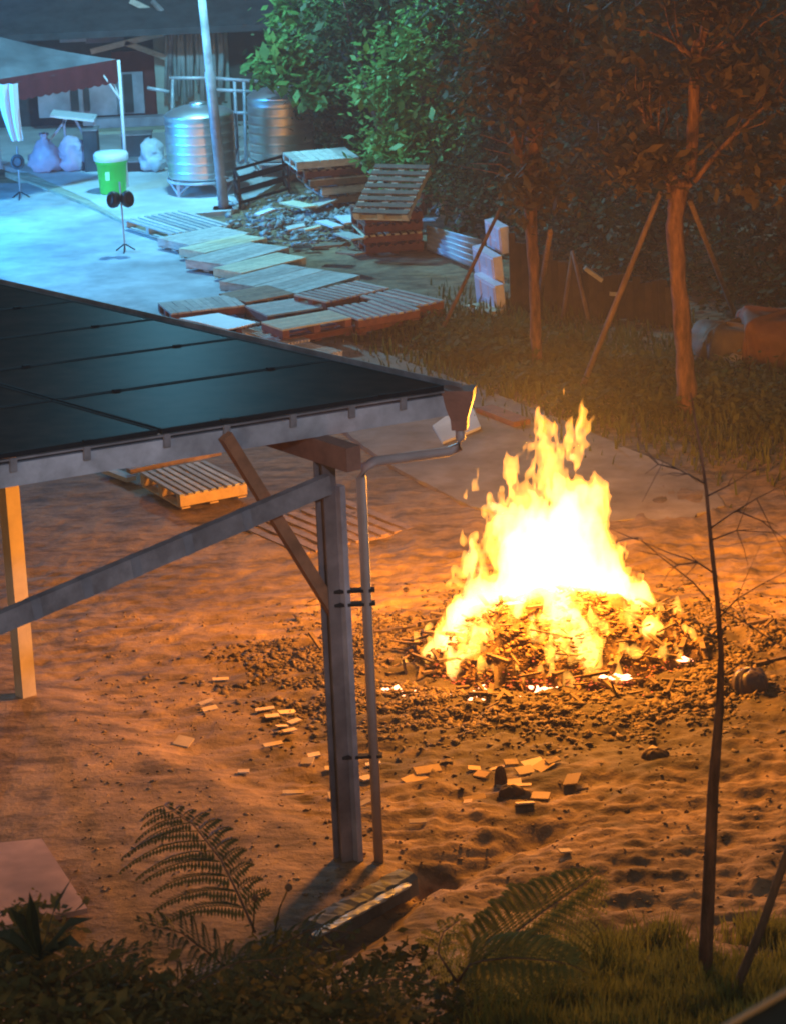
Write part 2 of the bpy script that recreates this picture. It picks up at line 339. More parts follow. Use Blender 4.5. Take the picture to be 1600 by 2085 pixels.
# beam along v over the posts, tie and brace in the u plane
bm = MB(); zb = pt+.09
bm.beam(PB*np.array([1,1,0])+np.array([0,0,zb])-v_*.35, PB*np.array([1,1,0])+np.array([0,0,zb])+v_*8, .12, .17); bm.build('beam', rust, car)
pc = np.array([base[0]-.03, base[1], 0])-v_*.1
t0 = VP(668, 985, pc, u_); t1 = VP(-160, 1335, pc, u_)
mb = MB(); mb.beam(t0, t1, .07, .135); mb.build('tie_beam', galv_dull, car)
for f in (.22,.37,.5,.62,.74):
    c = MB(); p = t0+(t1-t0)*f; d = (t1-t0)/np.linalg.norm(t1-t0); c.beam(p-d*.035, p+d*.035, .074, .139); c.build('joint_sleeve', mat('sleeve', (.16,.165,.18), .6), car)
k0 = VP(470, 905, pc+v_*.1, u_); k1 = VP(683, 1250, pc+v_*.1, u_)
mb = MB(); mb.beam(k0+(k0-k1)*.05, k1, .06, .085); mb.build('knee_brace', mat('brace_rust', (.26,.115,.055), .75, .3, 6), car)
# downpipe
dz = np.array([0,0,1.])
d0 = cb+np.array([0,0,-.28]); pe = VP(735, 945, pc+v_*-.12, np.array([1.,.35,0]));
el = G(928, 922, d0[2]-.36); d1 = np.array([d0[0]+.01, d0[1], d0[2]-.22])
hx = np.array([base[0]+.205, base[1]-.02, 0]); hz = float(VP(738, 945, hx, np.array([1.,0,0]))[2])
e1 = VP(932, 918, d0, np.array([1.,0,0])); e0 = np.array([d0[0], d0[1], e1[2]])
path = [d0, d0-dz*.08, e0+dz*.09, e0+dz*.03+np.array([-.015,0,0]), e0+np.array([-.09,-.01,0]), np.array([hx[0]+.10, hx[1]+.02, hz+.01]), np.array([hx[0]+.03, hx[1], hz-.02]), np.array([hx[0], hx[1], hz-.10]), np.array([hx[0], hx[1], .02])]
mb = MB(); mb.tube(path, .036, 12); mb.build('downpipe', pvc, car)
for z in (.9, 2.05, 2.15):
    c = MB(); c.beam(np.array([base[0]-.05, base[1]-.02, z]), np.array([hx[0]+.06, hx[1], z]), .06, .022); c.build('pipe_bracket', dark_alu, car)
# footing slab and drain kerb beside the post
ft = thing('concrete_kerb', 'low concrete drain kerb running down from the foot of the steel post', 'kerb', G(720,1850))
mb = MB(); a = G(835,1790,.04); b = G(630,1905,.10)
def rough_bar(a, b, w, h, n, j, seed):
    r = np.random.default_rng(seed); t = (b-a)/np.linalg.norm(b-a); sd = np.cross(t, [0,0,1.]); V = []
    for i in range(n+1):
        p = a+(b-a)*i/n; e = .55 if i in (0, n) else 1
        for x, z in ((-.5,-.5),(-.52,.25),(-.36,.48),(0,.54),(.36,.46),(.52,.22),(.5,-.5)): V.append(p+sd*w*x*e+np.array([0,0,h*z*e])+r.normal(0, j, 3))
    f = [(i*7+k, i*7+(k+1)%7, (i+1)*7+(k+1)%7, (i+1)*7+k) for i in range(n) for k in range(7)]+[tuple(range(7))[::-1], tuple(range(n*7, n*7+7))]
    o = MB(); o.add(V, f); return o
rough_bar(a, b, .20, .16, 22, .005, 3).build('kerb_block', mat('kerb_conc', (.13,.15,.15), .8, .3, 5, .2, s2=2), ft)
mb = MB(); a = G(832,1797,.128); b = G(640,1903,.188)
rough_bar(a-dz*.012, b-dz*.012, .07, .02, 26, .0025, 4).build('pale_kerb_bar', mat('worn', (.36,.40,.40), .5, .25, 7, s2=4), ft)  # paler narrow bar along the kerb top
fb = tag(MB().box((base[0]+.0, base[1], -.02), (.34,.34,.1)).build('post_footing', conc_path), 'square concrete footing under the main steel carport post', 'footing')

# ---------------------------------------------------------------- bonfire
bon = thing('bonfire', 'tall yellow and white bonfire blazing on a mound of charred scraps', 'bonfire', (MC[0], MC[1], 0))
# charred heap
char = mat('char', (.05,.028,.018), .9, .5, 9, .6, col2=(.17,.095,.04), s2=3)
hx_ = np.arange(-1.7, 1.71, .04); hy_ = np.arange(-1.4, 1.41, .04); HX, HY = np.meshgrid(hx_+MC[0], hy_+MC[1])
P0 = np.stack([HX.ravel(), HY.ravel(), HX.ravel()*0], 1)
HZ = heap(HX, HY).ravel(); HZ = HZ+np.where(HZ > 0, .07*vnoise(P0, (.22,.22,1), 11)+.05*vnoise(P0, (.09,.09,1), 12), 0)-.03
I = np.arange(HX.size).reshape(HX.shape); hf = np.stack([I[:-1,:-1], I[:-1,1:], I[1:,1:], I[1:,:-1]], -1).reshape(-1,4)
mesh_obj('fuel_heap', np.stack([HX.ravel(), HY.ravel(), HZ], 1), hf, char, bon)
def scatter(xy, zf, smin, smax, seed, flat=.5, lift=.0):     # crumpled scraps: bent diamonds of 8 triangles
    r = np.random.default_rng(seed); n = len(xy); s = smin+(smax-smin)*r.uniform(0, 1, n)**2.2
    oc = np.array([[1,0,0],[0,1,0],[-1,0,0],[0,-1,0],[0,0,1],[0,0,-1]], float)
    fc = np.array([[0,1,4],[1,2,4],[2,3,4],[3,0,4],[1,0,5],[2,1,5],[3,2,5],[0,3,5]])
    v = oc[None]*r.uniform(.45, 1.2, (n,6,1)); v = v*np.stack([s, s*r.uniform(.5,1,n), s*flat*r.uniform(.5,1.3,n)], 1)[:,None]
    th = r.uniform(0, 2*math.pi, n); tl = r.normal(0, .6, n); c, q = np.cos(th), np.sin(th); ct, st = np.cos(tl), np.sin(tl)
    y = v[...,1]*ct[:,None]-v[...,2]*st[:,None]; z = v[...,1]*st[:,None]+v[...,2]*ct[:,None]; x = v[...,0]
    w = np.stack([x*c[:,None]-y*q[:,None], x*q[:,None]+y*c[:,None], z], -1)
    zz = zf(xy[:,0], xy[:,1])
    w += np.stack([xy[:,0], xy[:,1], zz+lift+s*flat*.3], 1)[:,None]
    f = (fc[None]+np.arange(n)[:,None,None]*6).reshape(-1,3)
    return w.reshape(-1,3), f
a = rng.uniform(0, 2*math.pi, 3800); r = np.sqrt(rng.uniform(0,1,3800))
xy = np.stack([MC[0]+1.5*r*np.cos(a), MC[1]+1.15*r*np.sin(a)], 1)
v, f = scatter(xy, lambda x, y: heap(x, y)-.01, .02, .07, 21, .2)
o = mesh_obj('charred_scraps', v, f, mat('scrap_char', (.045,.02,.014), .85, .5, 14, col2=(.30,.16,.06)), bon); o['kind'] = 'stuff'
# glowing embers along the foot of the heap
emb = mat('ember_glow', (.3,.05,.02), .8, emit=(1,.33,.16), estr=9)
emb2 = mat('ember_red', (.2,.03,.02), .8, emit=(1,.16,.04), estr=.8)
def heap_hit(px, py):
    d = ray(px, py); 
    for t in np.arange(20, 30, .01):
        p = CAM+d*t/np.linalg.norm(d)
        if p[2] <= max(0.0, float(heap(p[0], p[1]))): return p
        if p[1] > 23.55: return PY(px, py, 23.55)
    return PY(px, py, 23.55)
for px, py, n, sp in ((985,1424,26,26),(845,1420,9,11),(1095,1410,10,9),(1090,1442,6,6),(800,1408,6,8),(1258,1384,14,14),(1130,1412,8,7),(1510,1378,8,14),(1395,1352,6,10),(1450,1330,8,10)):
    xy = np.array([heap_hit(px+rng.normal(0, sp), py+rng.normal(0, sp*.25))[:2] for _ in range(n)])
    v, f = scatter(xy, lambda x, y: heap(x, y)+.02, .03, .06, int(px), .4)
    mesh_obj('ember', v, f, emb, bon)['kind'] = 'stuff'
xy = np.array([heap_hit(rng.uniform(880,1450), 1395+rng.normal(0,22))[:2] for _ in range(420)])
v, f = scatter(xy, lambda x, y: heap(x, y)+.0, .01, .032, 33, .3); o = mesh_obj('red_embers', v, f, emb2, bon); o['kind'] = 'stuff'

# flames: an iso-surface of smooth-joined tapered tongues torn by noise, filled with glowing gas
SP = [
 [(1090,1205,72),(1110,1140,104),(1150,1070,72),(1185,1015,44),(1205,985,14)],
 [(1160,1170,90),(1235,1190,66),(1290,1215,40),(1335,1240,14)],
 [(1215,1130,52),(1205,1060,36),(1210,1010,22),(1205,985,8)],
 [(1235,1150,46),(1250,1110,22),(1262,1090,7)],
 [(1080,1200,78),(1000,1225,60),(945,1262,50),(905,1312,30),(850,1342,9)],
 [(1060,1150,58),(1035,1075,40),(1028,1020,20),(1022,985,6)],
 [(1080,1080,30),(1085,1010,20),(1075,960,12),(1090,940,5)],
 [(1130,1030,30),(1138,960,27),(1158,915,26),(1168,870,21),(1150,826,5)],
 [(1160,920,15),(1195,905,15),(1190,870,9)],[(1130,960,17),(1150,890,18),(1160,845,11),(1165,835,5)],[(1100,890,10),(1118,872,13)],
 [(1185,860,8),(1203,845,5)],
 [(1115,880,11),(1128,868,8)],
 [(962,1020,17),(985,985,12),(1010,972,6)],[(1000,1040,16),(1030,980,12),(1072,905,5)],[(940,1150,12),(955,1095,13),(960,1085,4)],
 [(990,1050,10),(985,1020,7)],[(1035,965,8),(1070,905,5)],[(1055,935,6),(1072,920,4)],
 [(968,1130,18),(955,1095,9)],[(960,1150,10),(985,1170,12)],
 [(905,1205,14),(925,1180,12),(950,1180,14),(965,1200,26)],
 [(1190,975,8),(1187,965,6)],
 [(1128,1205,40),(1135,1270,28),(1135,1335,15)],
 [(1150,1225,30),(1180,1275,24),(1195,1325,30),(1218,1372,20),(1226,1388,6)],
 [(930,1320,34),(922,1360,18),(930,1398,6)],[(975,1290,34),(960,1330,22)],
 [(1258,1385,17),(1240,1376,9)],[(1390,1345,13),(1388,1318,7)],[(1140,1385,8),(1128,1418,9)],
 [(1320,1300,20),(1335,1280,8)],[(1270,1260,18),(1290,1290,10)],[(1050,1260,16),(1060,1230,10)],[(1000,1305,12),(1010,1290,6)],[(820,1356,7),(830,1352,4)],
 [(1085,1260,14),(1090,1300,9)],[(1290,1345,9),(1292,1335,4)],[(1165,1390,9),(1172,1410,4)],
]
res = .021
gx = np.arange(-1.75, 1.75, res)+MC[0]; gy = np.arange(-1.25, .75, res*1.25)+MC[1]; gzv = np.arange(-.06, 2.62, res)
GX, GY, GZ = np.meshgrid(gx, gy, gzv, indexing='ij'); Pn = np.stack([GX.ravel(), GY.ravel(), GZ.ravel()], 1).astype(np.float32)
Q = Pn.copy()
wob = np.clip(.25+Pn[:,2]*.35, .2, 1)
Q[:,0] += .07*wob*vnoise(Pn, (.22,.35,.20), 41)+.035*wob*vnoise(Pn, (.09,.2,.09), 42)
Q[:,2] += .10*vnoise(Pn, (.13,.3,.5), 43)
acc = np.full(len(Pn), 0.0, np.float32); kk = 28.0
for sp in SP:
    pts = [heap_hit(px, py) for px, py, r in sp]; rad = [r/236 for px, py, r in sp]
    lo = np.min(pts, 0)-max(rad)-.35; hi = np.max(pts, 0)+max(rad)+.35
    ix = np.where(np.all((Pn >= lo) & (Pn <= hi), 1))[0]; q = Q[ix]; best = np.full(len(ix), -9, np.float32)
    for i in range(len(pts)-1):
        a, b = pts[i], pts[i+1]; d = b-a; t = np.clip((q-a)@d/(d@d+1e-9), 0, 1)
        dist = np.linalg.norm((q-a-t[:,None]*d)*np.array([1,2.0,1]), axis=1); best = np.maximum(best, rad[i]+(rad[i+1]-rad[i])*t-dist)
    acc[ix] += np.exp(np.clip(kk*best, -40, 40)).astype(np.float32)
fld = np.log(acc+1e-12)/kk
hgt = np.clip(Pn[:,2]-.35, 0, 1.6)
streak = .6*vnoise(Q, (.09,.16,.36), 44)+.4*vnoise(Q, (.04,.08,.17), 45)+.42*vnoise(Pn, (.028,.05,.06), 46)
body = .6*vnoise(Q, (.12,.2,.26), 49)+.4*vnoise(Q, (.05,.09,.13), 50)
inner_cap = (fld-.012)*2.0
outer = fld-.010+streak*(.100+.035*hgt)
inner = fld-.046-.035*hgt+body*(.085+.02*hgt)+streak*.03
inner = np.minimum(inner, inner_cap)
# licks that hug the surface of the heap
hh = heap(Pn[:,0], Pn[:,1]); ab = Pn[:,2]-hh; on = (hh > .10) & (ab > -.1) & (ab < .25)
lick = np.full(len(Pn), -9., np.float32)
w1 = vnoise(Pn, (.10,.12,.3), 47)*.6+vnoise(Pn, (.05,.06,.12), 48)*.4
lick[on] = (w1[on]-.31)*.16-np.abs(ab[on]-.04)*.40
outer = np.maximum(outer, lick)
def closed(a):
    a = a.reshape(GX.shape).copy(); a[[0,-1]] = -1; a[:,[0,-1]] = -1; a[:,:,[0,-1]] = -1; return a
def march(fl, ax):
    nx, ny, nz = fl.shape; idx = np.arange(fl.size).reshape(fl.shape); val = fl.ravel()
    c = [idx[a:nx-1+a, b:ny-1+b, d:nz-1+d].ravel() for a, b, d in ((0,0,0),(1,0,0),(1,1,0),(0,1,0),(0,0,1),(1,0,1),(1,1,1),(0,1,1))]
    cs = np.stack(c, 1); s = (val[cs] > 0).sum(1); cs = cs[(s > 0) & (s < 8)]
    E = []; D = []; co = np.stack(np.meshgrid(*ax, indexing='ij'), -1).reshape(-1,3)
    for t in ((0,5,1,6),(0,1,2,6),(0,2,3,6),(0,3,7,6),(0,7,4,6),(0,4,5,6)):
        T = cs[:, t]; ins = val[T] > 0; code = ins@np.array([1,2,4,8])
        for k in range(1, 15):
            R = T[code == k]
            if not len(R): continue
            I = [i for i in range(4) if k >> i & 1]; O = [i for i in range(4) if i not in I]
            if len(I) == 1: tr = [[(I[0],O[0]),(I[0],O[1]),(I[0],O[2])]]
            elif len(I) == 3: tr = [[(O[0],I[0]),(O[0],I[1]),(O[0],I[2])]]
            else:
                q = [(I[0],O[0]),(I[0],O[1]),(I[1],O[1]),(I[1],O[0])]; tr = [[q[0],q[1],q[2]],[q[0],q[2],q[3]]]
            for tri in tr:
                D.append(co[R[:,O]].mean(1)-co[R[:,I]].mean(1)); E.append(np.stack([np.stack([R[:,a], R[:,b]], 1) for a, b in tri], 1))
    E = np.concatenate(E); E.sort(axis=2); key = E[...,0].astype(np.int64)*fl.size+E[...,1]
    uq, inv = np.unique(key.ravel(), return_inverse=True); a = uq//fl.size; b = uq % fl.size
    t = np.clip(val[a]/(val[a]-val[b]+1e-12), .04, .96)[:,None]
    V = co[a]+(co[b]-co[a])*t; Fc = inv.reshape(-1,3)
    # orient outward (field falls outwards)
    n = np.cross(V[Fc[:,1]]-V[Fc[:,0]], V[Fc[:,2]]-V[Fc[:,0]]); fl_ = (n*np.concatenate(D)).sum(1) < 0
    Fc[fl_] = Fc[fl_][:, ::-1]
    lab = np.arange(len(V))                  # drop crumbs: closed bits of very few triangles
    while True:
        m = lab[Fc].min(1); nw = lab.copy()
        for k in range(3): np.minimum.at(nw, Fc[:,k], m)
        nw = nw[nw]
        if np.array_equal(nw, lab): break
        lab = nw
    cnt = np.bincount(lab[Fc[:,0]], minlength=len(V)); return V, Fc[cnt[lab[Fc[:,0]]] > 160]
def gas(name, col, st):
    fm = bpy.data.materials.new(name); fm.use_nodes = True; N = fm.node_tree.nodes; N.remove(N['Principled BSDF'])
    em = N.new('ShaderNodeEmission'); em.inputs[0].default_value = (*col, 1); em.inputs[1].default_value = st
    fm.node_tree.links.new(em.outputs[0], N['Material Output'].inputs['Volume']); return fm
V, Fc = march(closed(outer), (gx, gy, gzv)); mesh_obj('flame', V, Fc, gas('flame_fringe', (1,.39,.05), 21), bon, smooth=True)
V, Fc = march(closed(inner), (gx, gy, gzv)); mesh_obj('flame_core', V, Fc, gas('flame_core', (1,.50,.17), 20), bon, smooth=True)

# ---------------------------------------------------------------- pallets
BOX = None
def board(name, parent, c, d, m, jit=0.0):   # all boards share one bevelled unit box
    global BOX
    if BOX is None:
        b = .5; i = .485; v = []
        for z in (-b, b):
            for x, y in ((-b,-i),(-i,-b),(i,-b),(b,-i),(b,i),(i,b),(-i,b),(-b,i)): v.append((x,y,z))
        f = [tuple(range(8))[::-1], tuple(range(8,16))]+[(k,(k+1)%8,8+(k+1)%8,8+k) for k in range(8)]
        BOX = bpy.data.meshes.new('board'); BOX.from_pydata(v, [], f); BOX.materials.append(m)
    o = bpy.data.objects.new(name, BOX); COL.objects.link(o); o.parent = parent; o.location = c; o.scale = d
    o.material_slots[0].link = 'OBJECT'; o.material_slots[0].material = m
    if jit: o.rotation_euler = (random.gauss(0, jit*.4), random.gauss(0, jit*.4), random.gauss(0, jit))
    return o
def pallet(label, w, l, loc, rz, deck='open', m=wood_pale, m2=None, h=.14, group='wooden pallets lying about the yard', n=8, across=True, rx=0, ry=0, miss=()):
    """w along x (the long front side), l along y, deck boards across x or y"""
    t = thing('pallet', label, 'pallet', loc, rz, group); t.rotation_euler = (rx, ry, rz); m2 = m2 or m
    for k in (-1, 0, 1):
        if across: board('bearer', t, (0, k*(l/2-.05), (h-.022)/2+.012), (w, .095, h-.05), m2, .004)
        else: board('bearer', t, (k*(w/2-.05), 0, (h-.022)/2+.012), (.095, l, h-.05), m2, .004)
    span = w if across else l; oth = l if across else w
    bw = span/n*(.62 if deck == 'open' else .955)
    for k in range(n):
        if k in miss: continue
        p = -span/2+bw/2+k*(span-bw)/(n-1)
        c = (p, 0, h-.011) if across else (0, p, h-.011); d = (bw, oth, .022) if across else (oth, bw, .022)
        board('deck_board', t, c, d, m, .006)
    for k in (-1, 0, 1):
        p = k*(span/2-.06); c = (p, 0, .0085) if across else (0, p, .0085); d = (.1, oth, .016) if across else (oth, .1, .016)
        board('base_board', t, c, d, m2, .004)
    return t
Z2 = lambda x, y: (260+x*.4125, 420+y*.4125)
Z3 = lambda x, y: (200+x*.4125, 880+y*.4125)
ZI = lambda x, y: (450+x*.40625, 100+y*.40625)
def pallet_px(label, nl, nr, fl, z=.06, h=.14, fz=Z2, **k):
    a = G(*fz(*nl), z+h); b = G(*fz(*nr), z+h); c = G(*fz(*fl), z+h)
    ux = (b-a)[:2]; w = np.linalg.norm(ux); ux /= w; uy = np.array([-ux[1], ux[0]]); l = float((c-a)[:2]@uy)
    sh = float((c-a)[:2]@ux)*.0
    cen = a[:2]+ux*(w/2+sh/2)+uy*l/2
    return pallet(label, w, l, (cen[0], cen[1], z), math.atan2(ux[1], ux[0]), h=h, **k)
WG = 'pallets laid as a walkway along the yard edge'
pallet_px('pale slatted pallet laid first in the walkway, beside the concrete pad', (215,135), (510,88), (20,55), group=WG, deck='open', n=9, m=wood_pale)
pallet_px('grey boarded pallet in the walkway between the slatted one and the yellow one', (305,190), (605,130), (222,140), group=WG, deck='closed', n=6, across=False, m=wood_pale)
pallet_px('yellowish boarded pallet in the walkway, narrow and paler than those round it', (380,228), (690,155), (308,193), group=WG, deck='closed', n=4, across=False, m=wood_cream)
pallet_px('weathered grey boarded pallet in the walkway between two cream ones', (488,288), (800,200), (388,232), group=WG, deck='closed', n=5, across=False, m=wood_pale)
pallet_px('cream boarded pallet in the middle of the walkway, brightest of the row', (562,328), (882,250), (492,286), group=WG, deck='closed', n=5, across=False, m=wood_cream)
pallet_px('wide grey close boarded pallet before the open slatted end of the walkway', (835,428), (1150,340), (570,336), group=WG, deck='closed', n=9, across=False, m=wood_pale)
pallet_px('open slatted grey pallet raised on red brown boards at the walkway end', (980,470), (1290,400), (840,430), z=.20, group=WG, deck='open', n=10, m=wood_pale, m2=wood_red)
pallet_px('red brown pallet lying under the open slatted walkway pallet', (985,492), (1295,422), (845,452), z=.05, group=WG, deck='open', n=8, m=wood_red)
SG = 'pallets laid loosely behind the solar roof'
pallet_px('bluish slatted pallet half hidden behind the edge of the solar roof', (215,528), (580,486), (35,488), group=SG, deck='closed', n=11, z=.12, m=wood_pale, m2=wood_red)
pallet_px('brownish slatted pallet butting the wide grey walkway pallet', (585,472), (825,428), (395,440), group=SG, deck='closed', n=6, across=False, z=.12, m=wood_brown)
pallet_px('grey slatted pallet between the brownish pallet and the white board', (690,538), (990,492), (565,492), group=SG, deck='closed', n=7, across=False, z=.12, m=wood_pale, m2=wood_red)
pallet_px('slatted pallet under the curled white sheet', (560,596), (655,572), (450,534), group=SG, deck='open', n=5, z=.08, m=wood_pale, m2=wood_red)
pallet_px('pale close boarded pallet raised on a red brown stack by the bare soil', (765,608), (1105,548), (665,568), group=SG, deck='closed', n=6, across=False, z=.26, m=wood_cream, m2=wood_red)
pallet_px('red brown pallet under the pale close boarded pallet by the bare soil', (770,640), (1110,580), (670,600), group=SG, deck='open', n=8, z=.08, m=wood_red)
pallet_px('gap toothed slatted pallet nearest the leaning foam blocks', (1140,556), (1440,505), (1032,492), group=SG, deck='open', n=8, z=.22, m=wood_pale, m2=wood_red)
pallet_px('red brown pallet under the gap toothed slatted pallet', (1145,585), (1560,492), (1035,520), group=SG, deck='open', n=8, z=.06, m=wood_red)
pallet_px('short slatted pallet at the far corner towards the trees', (1380,500), (1560,462), (1335,402), group=SG, deck='open', n=5, z=.2, m=wood_pale, m2=wood_red)
pallet_px('grey open slatted pallet on the path right beside the solar roof edge', (760,680), (900,655), (530,612), group=SG, deck='open', n=9, z=.06, m=wood_pale)
pallet_px('worn slatted pallet lowest along the solar roof edge', (960,735), (1060,712), (800,690), group=SG, deck='open', n=6, z=.04, m=wood_pale)
# curled sheet
def sheet(name, label, cat, q, th, m, curl=.0, n=8, group=None):
    q = [np.array(p) for p in q]; v = []; f = []
    for i in range(n+1):
        for j in range(n+1):
            s, t = i/n, j/n; p = (q[0]*(1-s)+q[1]*s)*(1-t)+(q[3]*(1-s)+q[2]*s)*t
            v.append(p+np.array([0,0,curl*(s*s*.6+math.sin(t*5+s*3)*.15)]))
    k = n+1; nv = len(v); v += [p-np.array([0,0,th]) for p in v]
    for i in range(n):
        for j in range(n): a = (i*k+j, (i+1)*k+j, (i+1)*k+j+1, i*k+j+1); f += [a, tuple(x+nv for x in a[::-1])]
    bd = [j*k for j in range(n+1)]+[n*k+j for j in range(1, n+1)]+[j*k+n for j in range(n-1, -1, -1)]+[j for j in range(n-1, 0, -1)]
    f += [(bd[i], bd[(i+1) % len(bd)], bd[(i+1) % len(bd)]+nv, bd[i]+nv) for i in range(len(bd))]
    return tag(mesh_obj(name, v, f, m, smooth=False), label, cat, group)
white_m = mat('white_sheet', (.70,.72,.74), .5, .08, 4)
sheet('white_board', 'curled white sheet lying on a slatted pallet beside the solar roof', 'sheet', [G(*Z2(255,552),.26), G(*Z2(450,532),.26), G(*Z2(640,580),.27), G(*Z2(495,604),.27)], .012, white_m, .03)
# two pallets in the dirt behind the carport post
pallet_px('slatted pallet raised on its side rail under the solar roof, front edge lit orange', (405,308), (735,245), (225,195), z=.06, h=.16, fz=Z3, m=wood_pale, m2=wood_raw, n=9, group='pallets on the dirt under the carport')
pallet_px('slatted pallet half buried in dirt behind the steel carport post', (1010,600), (1560,468), (760,440), z=-.06, h=.10, fz=Z3, m=wood_brown, n=9, group='pallets on the dirt under the carport')
mb = MB(); mb.beam(G(*Z3(150,192),.12), G(*Z3(600,98),.12), .09, .05); tag(mb.build('plank', wood_brown), 'long brown plank lying behind the raised slatted pallet', 'plank')
mb = MB(); mb.beam(G(*Z3(40,185),.05), G(*Z3(165,232),.05), .12, .05); tag(mb.build('plank', wood_pale), 'short pale plank by the raised slatted pallet, under the fascia', 'plank')
# stacks by the trees
def stack(nl, nr, depth, zs, labels, mats, group, decks=None, dx=None):
    a = G(*ZI(*nl), 0); b = G(*ZI(*nr), 0); ux = (b-a)[:2]; w = np.linalg.norm(ux); ux /= w; uy = np.array([-ux[1], ux[0]])
    out = []
    for i, z in enumerate(zs):
        j = (dx[i] if dx else 0); cen = a[:2]+ux*(w/2+j)+uy*(depth/2)
        out.append(pallet(labels[i], w, depth, (cen[0], cen[1], z), math.atan2(ux[1], ux[0])+random.gauss(0,.03), deck=(decks[i] if decks else 'open'), m=mats[i][0], m2=mats[i][1], group=group, n=8))
    return out
GA = 'pallets stacked in front of the steel tanks'
stack((540,830), (850,800), 1.0, [.0,.145,.29,.435,.58,.725], ['bottom pallet of the pale topped stack by the second tank', 'second pallet from the bottom of the pale topped stack', 'pale pallet jutting out at mid height of the stack by the second tank', 'brown pallet in the pale topped stack, just above the jutting one', 'dark brown pallet right under the pale top of the stack', 'pale topmost pallet of the stack in front of the second tank'],
      [(wood_brown,wood_red),(wood_brown,wood_brown),(wood_pale,wood_pale),(wood_pale,wood_brown),(wood_brown,wood_red),(wood_pale,wood_pale)], GA, ['open','open','closed','closed','open','closed'], [.1,.05,-.1,-.25,-.35,-.45])
GB = 'pallets stacked under the leaning pallet'
st = stack((725,1035), (1015,1010), .95, [0,.15,.30,.45], ['bottom dark red pallet of the stack by the corrugated sheets', 'pallet with white board ends low in the stack by the corrugated sheets', 'dark red pallet in the middle of the stack by the corrugated sheets', 'dark red top pallet on which the leaning pallet rests'],
      [(wood_red,wood_red),(wood_cream,wood_red),(wood_red,wood_red),(wood_red,wood_red)], GB)
a = G(*ZI(705,815), .60); b = G(*ZI(965,830), .60); ux = (b-a)[:2]; w = np.linalg.norm(ux); ux /= w; rz = math.atan2(ux[1], ux[0])
cen = (a+b)[:2]/2+np.array([-ux[1], ux[0]])*.30
pallet('dark slatted pallet leaning tilted on top of the stack by the trees', w, 1.15, (cen[0]-.05, cen[1], .80), rz+.12, deck='open', m=mat('wood_dark', (.13,.085,.055), .8, .3, 8, .2, orand=.2), m2=wood_cream, n=8, rx=math.radians(27), group=None, across=False)
# board ends and loose boards
k = 0
for (x0,y0,x1,y1,m,lab) in ((330,765,450,790,wood_cream,'cream broken board on the rubble below the stack'),(455,790,560,750,wood_pale,'pale board angled across the rubble by the stack foot'),(180,830,260,800,white_m,'white board fragment left end of the rubble'),(330,900,420,880,wood_pale,'short grey board on the rubble near the walkway'),
    (420,905,500,885,wood_cream,'cream offcut lying in the rubble centre'),(500,860,590,890,white_m,'white tilted board fragment beside the stack foot'),(610,835,660,870,white_m,'white panel piece leaning at the red stack'),(600,920,690,950,wood_pale,'grey board poking from the red stack foot'),(480,985,620,975,wood_brown,'brown board flat on the ground before the rubble'),(600,1015,700,1025,wood_brown,'brown board lying under the red stack corner'),
    (960,855,1085,850,white_m,'white batten on the ground beside the corrugated sheets'),(980,690,1130,683,wood_pale,'pale batten lying level behind the leaning sticks')):
    z = .12+.02*k % .1; mb = MB(); p = G(*ZI(x0,y0),z+.06); q = G(*ZI(x1,y1),z+.1); mb.beam(p, q, random.uniform(.12,.26), .025); tag(mb.build('broken_board', m), lab, 'board', 'loose boards round the pallet stacks'); k += 1
rub = np.array([G(*ZI(rng.uniform(60,720), 0), 0)[:2]*0+G(*ZI(x, y), 0)[:2] for x, y in zip(np.clip(rng.normal(420,170,1100),40,730), np.clip(rng.normal(870,60,1100),730,1010))])
v, f = scatter(rub, lambda x, y: x*0+.03+.14*np.abs(vnoise(np.stack([x,y,x*0],1),(.7,.9,1),61)), .03, .13, 62, .16)
tag(mesh_obj('rubble', v, f, mat('rubble_m', (.10,.095,.085), .9, .5, 1.4, .1, col2=(.42,.43,.42))), 'heap of broken tiles and board scraps before the pallet stacks', 'rubble', kind='stuff')
# leaning sticks
for (x0,y0,x1,y1,r_,lab) in ((1085,825,1190,545,.045,'thick pale timber leaning up against the bushes'),(1050,810,1185,690,.03,'thin stick leaning low beside the thick timber'),(1230,810,1330,660,.035,'grey stick leaning to the right in the undergrowth'),(1180,870,1260,700,.03,'dark stick leaning behind the corrugated sheets'),(1110,790,1200,640,.028,'short pale stick crossing the thick timber')):
    p = G(*ZI(x0,y0),0.0); q = PY(*ZI(x1,y1), p[1]+.7); mb = MB(); mb.tube([p,(p+q)/2+np.array([.02,0,0]),q], [r_,r_*.95,r_*.8], 7); tag(mb.build('stick', wood_pale), lab, 'stick', 'sticks leaning on the bushes')
